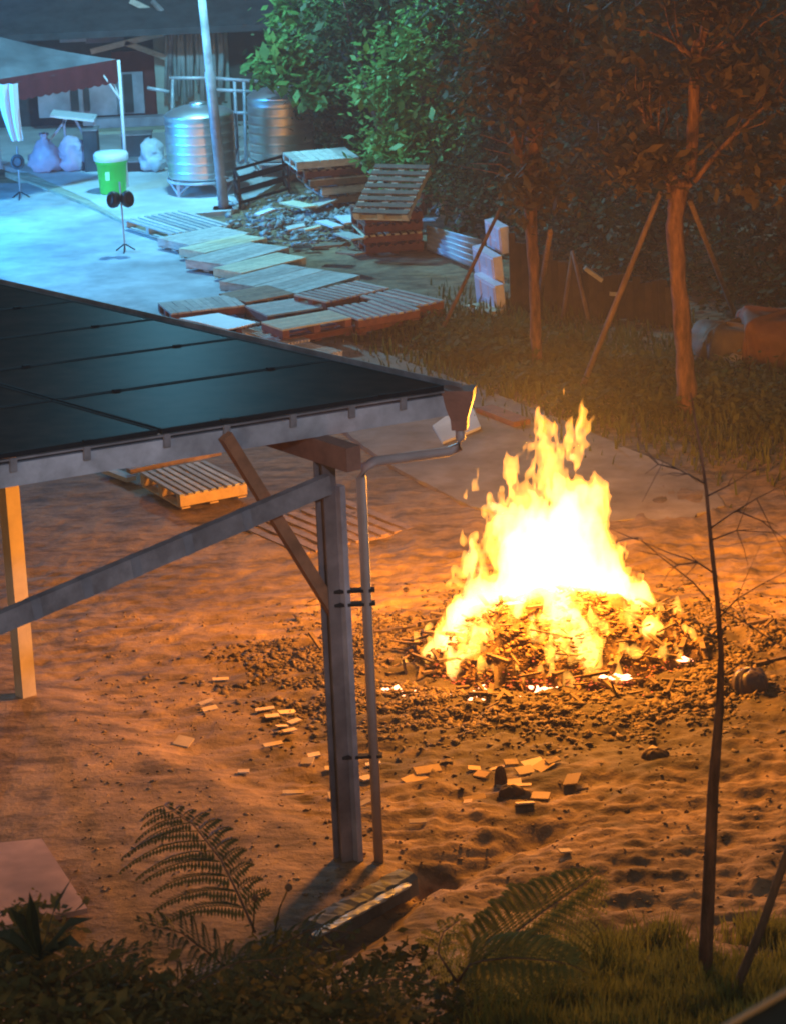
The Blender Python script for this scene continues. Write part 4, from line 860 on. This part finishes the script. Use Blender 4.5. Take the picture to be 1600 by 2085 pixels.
def grass(name, label, xy, hmin, hmax, m, seed, wid=.012):
    r = np.random.default_rng(seed); n = len(xy); h = r.uniform(hmin, hmax, n)*(1+.75*vnoise(np.stack([xy[:,0], xy[:,1], xy[:,0]*0], 1), (.22,.2,1), seed)); az = r.uniform(0, 2*math.pi, n); ln = r.uniform(.1, .6, n)*h
    b = np.stack([xy[:,0], xy[:,1], ground_z(xy[:,0], xy[:,1])-.01], 1); d = np.stack([np.cos(az), np.sin(az), az*0], 1); sd = np.stack([-np.sin(az), np.cos(az), az*0], 1)*wid
    z = np.array([0,0,1.])
    v = np.stack([b-sd, b+sd, b+d*(ln*.35)[:,None]+z*(h*.6)[:,None]+sd*.8, b+d*(ln*.35)[:,None]+z*(h*.6)[:,None]-sd*.8, b+d*ln[:,None]+z*h[:,None]], 1).reshape(-1,3)
    k = np.arange(n)*5; f = np.concatenate([np.stack([k,k+1,k+2],1), np.stack([k,k+2,k+3],1), np.stack([k+3,k+2,k+4],1)])
    return tag(mesh_obj(name, v, f, m), label, 'grass', kind='stuff')
def GB(px, py):
    z = 0.0
    for _ in range(25): p = G(px, py, z); z = .5*z+.5*gz(p[0], p[1])
    return G(px, py, z)
def spread(cs, n, sx, sy, seed):
    r = np.random.default_rng(seed); c = np.array([GB(x, y)[:2] for x, y in cs]); i = r.integers(0, len(c), n); return c[i]+np.stack([r.normal(0, sx, n), r.normal(0, sy, n)], 1)
grass('grass', 'rough grass on the verge beyond the path', spread([(900,680),(960,720),(1020,740),(1100,760),(1200,800),(1300,830),(1420,840),(1540,860),(1600,900),(1000,660),(1100,690),(1250,720),(1400,760),(1550,800)], 9000, .6, .9, 140), .05, .22, leaf_dry, 141, .016)
# ---------------------------------------------------------------- clutter along the right verge
fn = thing('board_fence', 'low rusty fence of upright boards behind the verge', 'fence', G(1200,655))
pp = [G(x, y, 0) for x, y in ((1040,640),(1110,628),(1200,645),(1290,650),(1370,665))]
tops = (470,505,545,560,570); bi = 0
for k in range(len(pp)-1):
    n = 6
    for j in range(n):
        s = (j+.5)/n; p = pp[k]*(1-s)+pp[k+1]*s; tpx = 1040+(k+s)*82; tp_ = PY(tpx, tops[k]*(1-s)+tops[k+1]*s, p[1]); w = np.linalg.norm(pp[k+1]-pp[k])/n*.94
        mb = MB(); mb.box((p[0], p[1]+.01*(j % 2), tp_[2]/2-.03*(j*7 % 4)), (w, .03, tp_[2])); mb.build('fence_board', mat('fence_dark', (.045,.03,.02), .9, .4, 6, orand=.4), fn)
for lab, q in (('white batten resting on the fence top behind the crossed poles', ((1190,545),(1225,570))),('pale sheet edge lying along the fence top', ((1240,596),(1340,600)))):
    mb = MB(); y = pp[2][1]-.1; mb.beam(PY(*q[0], y), PY(*q[1], y), .12, .05); tag(mb.build('batten', wood_pale), lab, 'batten')
def lump(name, label, cat, px, py, w, d, h, m, seed, ex=.6, rip=0., pw=.7):
    g = G(px, py, 0); r = np.random.default_rng(seed); ph = r.uniform(0, 6, 8); nu, nv = 64, 16; v = []
    for i in range(nv+1):
        e = i/nv*math.pi/2
        for j in range(nu):
            a = 2*math.pi*j/nu; k = 1+.08*math.sin(3*a+ph[0])+.05*math.sin(5*a+ph[1]+e*3)+.04*math.sin(11*a+ph[2]+e*5)+rip*(math.sin(8*a+ph[4]+1.5*math.sin(2*a+ph[5]))+.5*math.sin(17*a+ph[6]))*math.cos(e)
            c, s = math.cos(a), math.sin(a); c = abs(c)**ex*(1 if c > 0 else -1); s = abs(s)**ex*(1 if s > 0 else -1); ce = math.cos(e)**ex
            v.append((w/2*c*ce*k, d/2*s*ce*k, h*math.sin(e)**pw*(1+.05*math.sin(4*a+ph[3]))-.03))
    f = [(i*nu+j, i*nu+(j+1)%nu, (i+1)*nu+(j+1)%nu, (i+1)*nu+j) for i in range(nv) for j in range(nu)]
    o = mesh_obj(name, v, f, m, smooth=True); o.location = (g[0], g[1], gz(g[0], g[1])); return tag(o, label, cat)
tarp_t = mat('tarp_tan', (.12,.085,.055), .7, .3, 5, .4); tarp_o = mat('tarp_orange', (.125,.05,.022), .7, .25, 4, .3)
lump('covered_pile', 'tan cloth covered pile right of the forked tree', 'covered pile', 1480, 735, .8, .8, .52, tarp_t, 201, .4, .06, .7)
lump('tarpaulin_pile', 'dull orange brown tarpaulin covered pile at the picture edge behind the forked tree', 'tarpaulin', 1600, 735, 1.1, .9, .66, tarp_o, 202, .16, .03, .4)
lump('white_sack', 'pale sack slumped in front of the tan covered pile', 'sack', 1492, 750, .32, .25, .24, mat('sack', (.42,.36,.32), .8, .2, 6, .3), 203)
lump('stone', 'lone pale stone on the verge below the fence', 'stone', 1275, 735, .24, .2, .13, mat('stone', (.25,.21,.17), .9, .3, 6, .4), 204)
lump('rubbish_bag', 'dark purple rubbish bag lying right of the burning heap', 'rubbish bag', 1528, 1408, .30, .24, .20, mat('bag_dark', (.05,.035,.05), .4, .3, 9, .4), 205)
sheet('board_sheet', 'pale board lying on the path just beyond the carport gutter outlet', 'board', [G(880,866,.06), G(955,812,.08), G(978,868,.07), G(900,900,.06)], .03, conc_pale, 0.0)
mb = MB(); mb.beam(G(985,832,.06), G(1062,862,.06), .22, .07); tag(mb.build('plank', wood_red), 'dark red bar standing in for a shadow on the path behind the flames', 'plank')  # dark bar laid where there is only shadow on the path
# ---------------------------------------------------------------- debris round the fire
NN = 64000; a = rng.uniform(-math.pi, math.pi, NN); r = .92+np.abs(rng.normal(0, .46, NN))
xy = np.stack([MC[0]-.15+1.5*r*np.cos(a), MC[1]-.15+1.10*r*np.sin(a)], 1)
cl = vnoise(np.stack([xy[:,0], xy[:,1], xy[:,0]*0], 1), (.34,.22,1), 77)
keep = (rng.random(NN) < np.where(xy[:,1] > MC[1]+.5, .25, 1)*np.clip(.45+cl*1.5, .03, 1))
xy = xy[keep]; v, f = scatter(xy, lambda x, y: ground_z(x, y)+np.maximum(heap(x, y), 0), .009, .062, 301, .30)
tag(mesh_obj('ash_debris', v, f, mat('ash', (.016,.012,.009), .95, .5, 16, col2=(.17,.11,.06))), 'ring of ash and crumbled burnt scraps round the bonfire', 'debris', kind='stuff')
xy = np.array([G(x, y, 0)[:2] for x, y in zip(rng.uniform(150,1650,2600), rng.uniform(1250,1860,2600))]); v, f = scatter(xy, ground_z, .005, .034, 302, .45)
tag(mesh_obj('dirt_clods', v, f, dirt), 'small dirt clods strewn over the bare ground', 'dirt', kind='stuff')
V = []; Fq = []
for k in range(240):                          # burnt sticks and splinters in and around the heap
    an = rng.uniform(0, 2*math.pi); rr = abs(rng.normal(.95, .26)); x = MC[0]+1.5*rr*math.cos(an); y = MC[1]+1.12*rr*math.sin(an)
    if y > MC[1]+.7: continue
    z = gz(x, y)+float(heap(x, y))+.02; L = rng.uniform(.06, .34); w = rng.uniform(.008, .028); d = rng.normal(size=3)*np.array([1,1,.28]); d /= np.linalg.norm(d)
    mb = MB(); mb.beam(np.array([x,y,z])-d*L/2, np.array([x,y,z])+d*L/2, w*1.6, w); Fq += [tuple(i+len(V) for i in q) for q in mb.f]; V += mb.v
tag(mesh_obj('burnt_sticks', V, Fq, mat('stick_char', (.03,.02,.015), .9, .5, 7, .3, col2=(.16,.10,.055))), 'burnt sticks and splinters littering the foot of the bonfire', 'sticks', kind='stuff')
paper = mat('offcut', (.42,.26,.11), .8, .15, 8, .1, orand=.25); pale_p = mat('offcut_pale', (.50,.37,.24), .8, .1, 8, orand=.2)
OFF = [(845,1585,.24,.09,.5),(870,1572,.20,.06,.3),(965,1567,.10,.05,.1),(1010,1563,.13,.06,.2),(1040,1557,.12,.05,.4),(980,1578,.12,.045,.05),(1085,1560,.17,.08,.35),(1105,1568,.15,.07,.5),(1068,1574,.14,.06,.1),(1125,1562,.13,.05,.8),(1035,1592,.10,.11,1.2),(1058,1610,.06,.12,1.5),(965,1620,.18,.05,.05),(952,1632,.08,.05,.1),(1068,1637,.15,.05,.45),(1100,1618,.15,.06,-.3),(1165,1595,.14,.09,-.3),(1330,1528,.12,.06,-.4),(1185,1600,.10,.05,-.2)]
OL = ['bent double board offcut lying nearest the downpipe','thin offcut resting behind the bent double one','small offcut left of the main scatter','offcut at the back of the main scatter','narrow offcut behind the overlapping group','flat offcut in front of the back ones','broad offcut in the overlapping group','overlapping offcut on the right of its group','lower offcut of the overlapping group','offcut slanting off the overlapping group','upright looking offcut by the dark stub','tall narrow offcut in the middle of the scatter','long flat offcut at the near left of the scatter','stub of offcut below the long flat one','lowest offcut slanting in the scatter','offcut right of the tall narrow one','wide offcut at the right of the scatter','lone offcut off towards the sapling','small offcut beside the wide right one']
for (px, py, w, d, rz), lab in zip(OFF, OL):
    g = G(px, py, .03); z = gz(g[0], g[1]); o = board('wood_offcut', None, (g[0], g[1], z+random.uniform(.004,.03)), (w*random.uniform(.8,1.1), d*random.uniform(1.1,1.9), .012), random.choice([paper, paper, pale_p, wood_brown]), 0); o.rotation_euler = (rng.normal(0,.16)+.14, rng.normal(0,.16), rz+rng.normal(0,.25)); tag(o, lab, 'offcut', 'pale offcuts scattered in front of the fire')
SM = [(420,1432,.13,.04,.5),(428,1447,.13,.04,.4),(540,1450,.16,.05,.1),(555,1465,.12,.06,.2),(585,1455,.15,.05,.4),(600,1475,.12,.05,.7),(575,1485,.10,.05,.3),(590,1495,.12,.04,.5),(557,1524,.16,.04,.35),(375,1520,.14,.09,-.4),(497,1580,.09,.05,0),(598,1617,.17,.035,.1),(627,1560,.10,.06,-.3),(640,1545,.10,.05,.2),(672,1573,.08,.05,.1),(680,1628,.08,.07,.2),(850,1677,.13,.035,.1),(382,1120,.11,.08,.1),(450,1387,.14,.03,.1),(760,1562,.12,.05,.1),(745,1590,.1,.06,.6),(1150,1740,.09,.05,.3),(740,1640,.14,.04,.6),(1080,1920,.08,.06,.3)]
SL = ['upper of two pale slips left of the debris','lower of two pale slips left of the debris','pale scrap at the left of the slip cluster by the post','broad scrap in the slip cluster by the post','long scrap at the back of the slip cluster','tilted scrap at the right of the slip cluster','small scrap at the front of the slip cluster','thin scrap lowest in the slip cluster','narrow slip lying below the slip cluster','lone rounded pale chunk on the trodden dirt','small white slip lying alone on the dirt','long white slip nearest the trodden dirt edge','pale chip left of the steel post','pale chip close behind the steel post','tiny pale chip touching the post line','yellow chip at the post side','white slip lying right of the downpipe','pale block on the dirt below the tie beam','thin slip high on the bare dirt','pale chip between post and downpipe','tilted chip low between post and downpipe','pale chip on the churned soil','narrow pale strip beside the downpipe','pale chip among the fern leaves']
for (px, py, w, d, rz), lab in zip(SM, SL):
    g = G(px, py, .02); z = gz(g[0], g[1]); o = board('paper_scrap', None, (g[0], g[1], z+.02), (w, d*1.4, .010), pale_p, 0); o.rotation_euler = (rng.normal(0,.12)+.1, rng.normal(0,.1), rz); tag(o, lab, 'scrap', 'pale scraps strewn on the dirt')
lump('charred_stub', 'dark charred stub standing among the pale offcuts', 'stub', 1020, 1598, .10, .09, .16, char, 206, .8)
lump('charred_lump', 'black charred lump lying among the pale offcuts', 'lump', 1040, 1622, .20, .12, .08, char, 207, .8)
lump('charred_lump', 'black charred lump lying alone towards the sapling', 'lump', 1335, 1550, .22, .14, .10, char, 208, .8)
# ---------------------------------------------------------------- foreground bank
sheet('board_sheet', 'pinkish flat board lying on the ground at the lower left', 'board', [G(-60,1722,.17), G(85,1708,.18), G(178,1850,.19), G(-60,1900,.2)], .04, mat('pinkboard', (.50,.30,.22), .8, .12, 3, s2=1.5), 0.0)
ysap = 15.2
sp = [(1426,2110),(1436,1960),(1443,1800),(1452,1600),(1465,1440),(1468,1330),(1460,1220),(1447,1100),(1438,1000),(1428,930),(1416,860),(1406,800)]
sap = thing('sapling', 'thin bare sapling rising in front of the bonfire on the right', 'sapling', PY(1430,2105,ysap)+np.array([0,0,-.12]))
mb = MB(); mb.tube([PY(1420,2240,ysap)+np.array([0,0,-.3])]+[PY(x, y, ysap) for x, y in sp], [.052,.046,.042,.038,.033,.025,.017,.014,.012,.010,.008,.006,.003], 9); mb.build('trunk', bark, sap)
for tw in ([(1436,985),(1400,965),(1350,940),(1290,915)],[(1447,1075),(1490,1045),(1540,1015),(1600,985)],[(1450,1165),(1420,1145),(1360,1125),(1300,1100)],[(1420,1145),(1380,1150),(1330,1120)],[(1445,1225),(1410,1185),(1340,1130),(1300,1095)],[(1462,1260),(1500,1220),(1550,1190),(1610,1160)],[(1465,1240),(1520,1270),(1580,1310),(1620,1330)],[(1468,1300),(1430,1290),(1380,1260)],[(1448,1100),(1500,1080),(1580,1085)],[(1440,1010),(1480,990),(1530,960)],[(1466,1380),(1510,1350),(1560,1340)],[(1380,955),(1340,945),(1300,900)],[(1500,1040),(1550,1060),(1600,1100)]):
    mb = MB(); mb.tube([PY(x, y, ysap-.15*i) for i, (x, y) in enumerate(tw)], [.0055*(1-.7*i/(len(tw)-1)) for i in range(len(tw))], 5); 
    q = np.random.default_rng(int(tw[1][0]))
    for k in range(3):
        i = int(q.integers(1, len(tw))); p = PY(tw[i][0], tw[i][1], ysap-.15*i); e_ = PY(tw[i][0]+(tw[-1][0]-tw[0][0])*q.uniform(.15,.4), tw[i][1]+q.normal(0,38), ysap-.15*i-.05)
        mb.tube([p, (p+e_)/2+q.normal(0,.008,3), e_], [.003,.0022,.001], 4)
    mb.build('twig', bark_dark, sap)
mb = MB(); mb.tube([PY(1470,2100,14.6)+np.array([0,0,-.1]), PY(1500,2010,14.6), PY(1550,1890,14.6), PY(1600,1745,14.6), PY(1640,1640,14.6)], [.03,.028,.026,.024,.02], 8); tag(mb.build('bare_stem', bark_dark), 'dark bare stem slanting out at the lower right corner', 'stem')
def frond(t, pts, wid, n, m, seed, leaf=.055, droop=.25, asym=(1,1)):
    """a fern frond: stalk polyline, pinnae both sides, leaflets on each"""
    r = np.random.default_rng(seed); pts = [np.array(p) for p in pts]; seg = [np.linalg.norm(pts[i+1]-pts[i]) for i in range(len(pts)-1)]; L = sum(seg)
    def at(s):
        s *= L
        for i, q in enumerate(seg):
            if s <= q or i == len(seg)-1: return pts[i]+(pts[i+1]-pts[i])*(s/q)
            s -= q
    MB().tube([at(i/10) for i in range(11)], [.007*(1-.8*i/10)+.001 for i in range(11)], 5).build('stalk', bark_dark, t)
    V = []; Fq = []
    for i in range(n):
        s = .12+.87*i/(n-1); p = at(s); tg = at(min(1, s+.03))-at(max(0, s-.03)); tg /= np.linalg.norm(tg)+1e-9
        sd = np.cross(tg, np.array([0,-.5,1.])); sd /= np.linalg.norm(sd); ln = wid*(math.sin(min(1, (1-s)*1.15+.12)*math.pi*.62))*r.uniform(.88,1.08)
        for sg in (-1, 1):
            d = sd*sg+tg*.35; d /= np.linalg.norm(d); ln2 = ln*asym[0 if sg < 0 else 1]; k = max(3, int(ln2/.018)); pv = None
            for j in range(k):
                u = (j+.5)/k; c = p+d*ln2*u+np.array([0,0,-droop*ln2*u*u+.10*ln2*math.sin(u*2.6)]); w = leaf*(1-.75*u)*r.uniform(.8,1.15); dn = np.array([0,0,-.45])
                for q in (-1, 1):
                    l = tg*q+d*.45+dn; l = l/np.linalg.norm(l)*w; b = len(V); V.extend([c, c+l*.5+d*.010, c+l, c+l*.5-d*.010]); Fq.append((b, b+1, b+2, b+3))
                if pv is not None: b = len(V); V.extend([pv+np.array([0,0,.003]), pv-np.array([0,0,.003]), c-np.array([0,0,.003]), c+np.array([0,0,.003])]); Fq.append((b, b+1, b+2, b+3))
                pv = c
    return mesh_obj('frond', V, Fq, m, t)
fern_m = mat('fern_m', (.05,.065,.022), .6, .35, 5, trans=.3, col2=(.10,.11,.035)); fern_y = mat('fern_y', (.22,.21,.055), .7, .3, 5, spec=.15, trans=.55, col2=(.38,.34,.10))
fl = thing('fern', 'arching fern with drooping leaflets at the lower left, against the dirt', 'fern', PY(470,2000,13.6))
frond(fl, [PY(520,1900,13.6), PY(490,1830,13.7), PY(450,1750,13.9), PY(395,1680,14.2), PY(335,1640,14.5)], .42, 11, fern_m, 401, .075, .22, (1.15,.45))
frond(fl, [PY(500,2020,13.6), PY(450,1960,13.5), PY(370,1900,13.4), PY(290,1880,13.3)], .22, 9, fern_m, 402)
frond(fl, [PY(500,2020,13.6), PY(560,1930,13.4), PY(640,1890,13.2), PY(720,1900,13.0)], .2, 9, fern_m, 403)
fr_ = thing('fern', 'broad yellow green fern frond reaching up at the lower right', 'fern', PY(980,2040,14.2))
frond(fr_, [PY(930,2000,14.2), PY(1010,1930,14.3), PY(1100,1860,14.5), PY(1215,1780,14.8)], .34, 20, fern_y, 404, .085)
frond(fr_, [PY(930,2000,14.2), PY(960,1960,14.1), PY(1040,1950,14.0), PY(1150,1960,13.9), PY(1190,1980,13.9)], .28, 17, fern_y, 405, .08)
frond(fr_, [PY(930,2000,14.2), PY(890,1940,14.2), PY(900,1900,14.3), PY(940,1870,14.4)], .16, 8, fern_y, 406)
for k, (pp_, lab) in enumerate(((((40,2090),(90,2020),(190,1960),(300,1930)),'low fern spreading over the near bank at the far left'),(((300,2100),(380,2010),(480,1960),(600,1950)),'low fern in the near undergrowth below the arching fern'),(((620,2110),(700,2030),(800,1990),(880,2010)),'low fern on the near bank below the concrete kerb'))):
    t = thing('fern', lab, 'fern', PY(*pp_[0], 12.8)); frond(t, [PY(x, y, 12.8-.05*i) for i, (x, y) in enumerate(pp_)], .2, 10, fern_m, 410+k); frond(t, [PY(pp_[0][0], pp_[0][1], 12.8), PY(pp_[0][0]-20, pp_[0][1]-90, 12.9), PY(pp_[0][0]-70, pp_[0][1]-130, 13), PY(pp_[0][0]-150, pp_[0][1]-140, 13)], .18, 9, fern_m, 420+k)
# broad pointed plant at the left edge
ag = thing('agave', 'dark spiky broad leaved plant at the left edge of the near bank', 'plant', PY(80,1960,13.0)); agm = mat('agave_m', (.025,.045,.03), .4, .3, 5)
for (x1, y1, xm, ym_, w) in ((148,1785,110,1850,.035),(20,1850,45,1880,.04),(190,1870,140,1880,.03),(60,1815,65,1870,.035),(-20,1900,20,1905,.035),(120,1930,110,1920,.03),(170,1930,140,1915,.03)):
    p = PY(80,1950,13.0); m_ = PY(xm, ym_, 12.95); q = PY(x1, y1, 12.9); sd = np.array([.85,.2,.45]) if abs(x1-80) < 40 else np.array([.3,.2,.9]); sd = sd/np.linalg.norm(sd)*w
    V = [p-sd*.6, p+np.array([0,-.02,-.01]), p+sd*.6, m_-sd, m_+np.array([0,-.025,-.015]), m_+sd, q]
    mesh_obj('leaf', V, [(0,1,4,3),(1,2,5,4),(3,4,6),(4,5,6)], agm, ag)
mass('bank_undergrowth', 'tangled dark weeds covering the near bank at the lower left', 'weeds', [(PY(x, y, d), (.28,.3,.10)) for x, y, d in ((20,1960,13.2),(120,2000,13.0),(230,2020,12.8),(330,2040,12.8),(430,2060,12.6),(520,2060,12.6),(60,2060,12.5),(180,2080,12.4),(300,2090,12.3),(450,2100,12.3),(560,2000,13.2),(640,2070,12.6),(40,1900,13.6),(740,2080,12.8),(0,2020,12.8))], 420, .06, mat('weed_m', (.13,.12,.045), .8, .45, 3, spec=.1, trans=.5, col2=(.30,.26,.09)), 150, .07)
mass('bank_undergrowth', 'sparse brown weeds on the near bank below the kerb', 'weeds', [(PY(x, y, d), (.22,.25,.06)) for x, y, d in ((700,1980,14.5),(780,2040,14),(860,2060,14),(940,2080,13.8),(820,1960,15),(620,1960,14.6),(560,1930,14.4),(900,2000,14.6))], 200, .055, leaf_dry, 151, .06)
xy = np.concatenate([spread([(x, y) for x in range(1010, 1700, 50) for y in (1985, 2025, 2065, 2105)], 15000, .12, .2, 142), spread([(1120,1970),(1230,1940),(1330,1930),(1550,1920),(1600,1930)], 2600, .12, .12, 143)])
grass('grass', 'yellow green grass filling the lower right corner', xy, .06, .20, grass_m, 144, .006)
for lab, c, rr in (('small dry seed stalk rising left of the kerb', ((560,1900),(570,1850),(588,1808)), .012),('shorter dry seed stalk beside the taller one', ((515,1900),(518,1860),(520,1830)), .01)):
    t = thing('seed_stalk', lab, 'plant', PY(*c[0], 13.5)); MB().tube([PY(x, y, 13.5) for x, y in c], .004, 5).build('stalk', leaf_dry, t); e = PY(*c[-1], 13.5); mb = MB(); mb.lathe([(.004,-.02),(rr*1.6,-.008),(rr*1.7,.006),(rr,.018),(.002,.024)], 10, e); mb.build('seed_head', bark_dark, t)
# rail corner at the lower right
rl = thing('window_ledge', 'dark ledge with a pale front edge cutting the lower right corner', 'ledge', PY(1600,2100,6.0))
a = PY(1470,2095,6.0); b = PY(1640,1998,6.0)
MB().beam(a, b, .012, .008, (0,1,0)).build('pale_edge', mat('edge_pale', (.55,.42,.28), .5, .1, 5), rl)
MB().obox(a-np.array([0,0,.012]), b-a, (0,-.2,-.08), (0,0,-.015)).build('ledge_top', mat('ledge_dark', (.03,.035,.03), .5, .2, 5), rl)
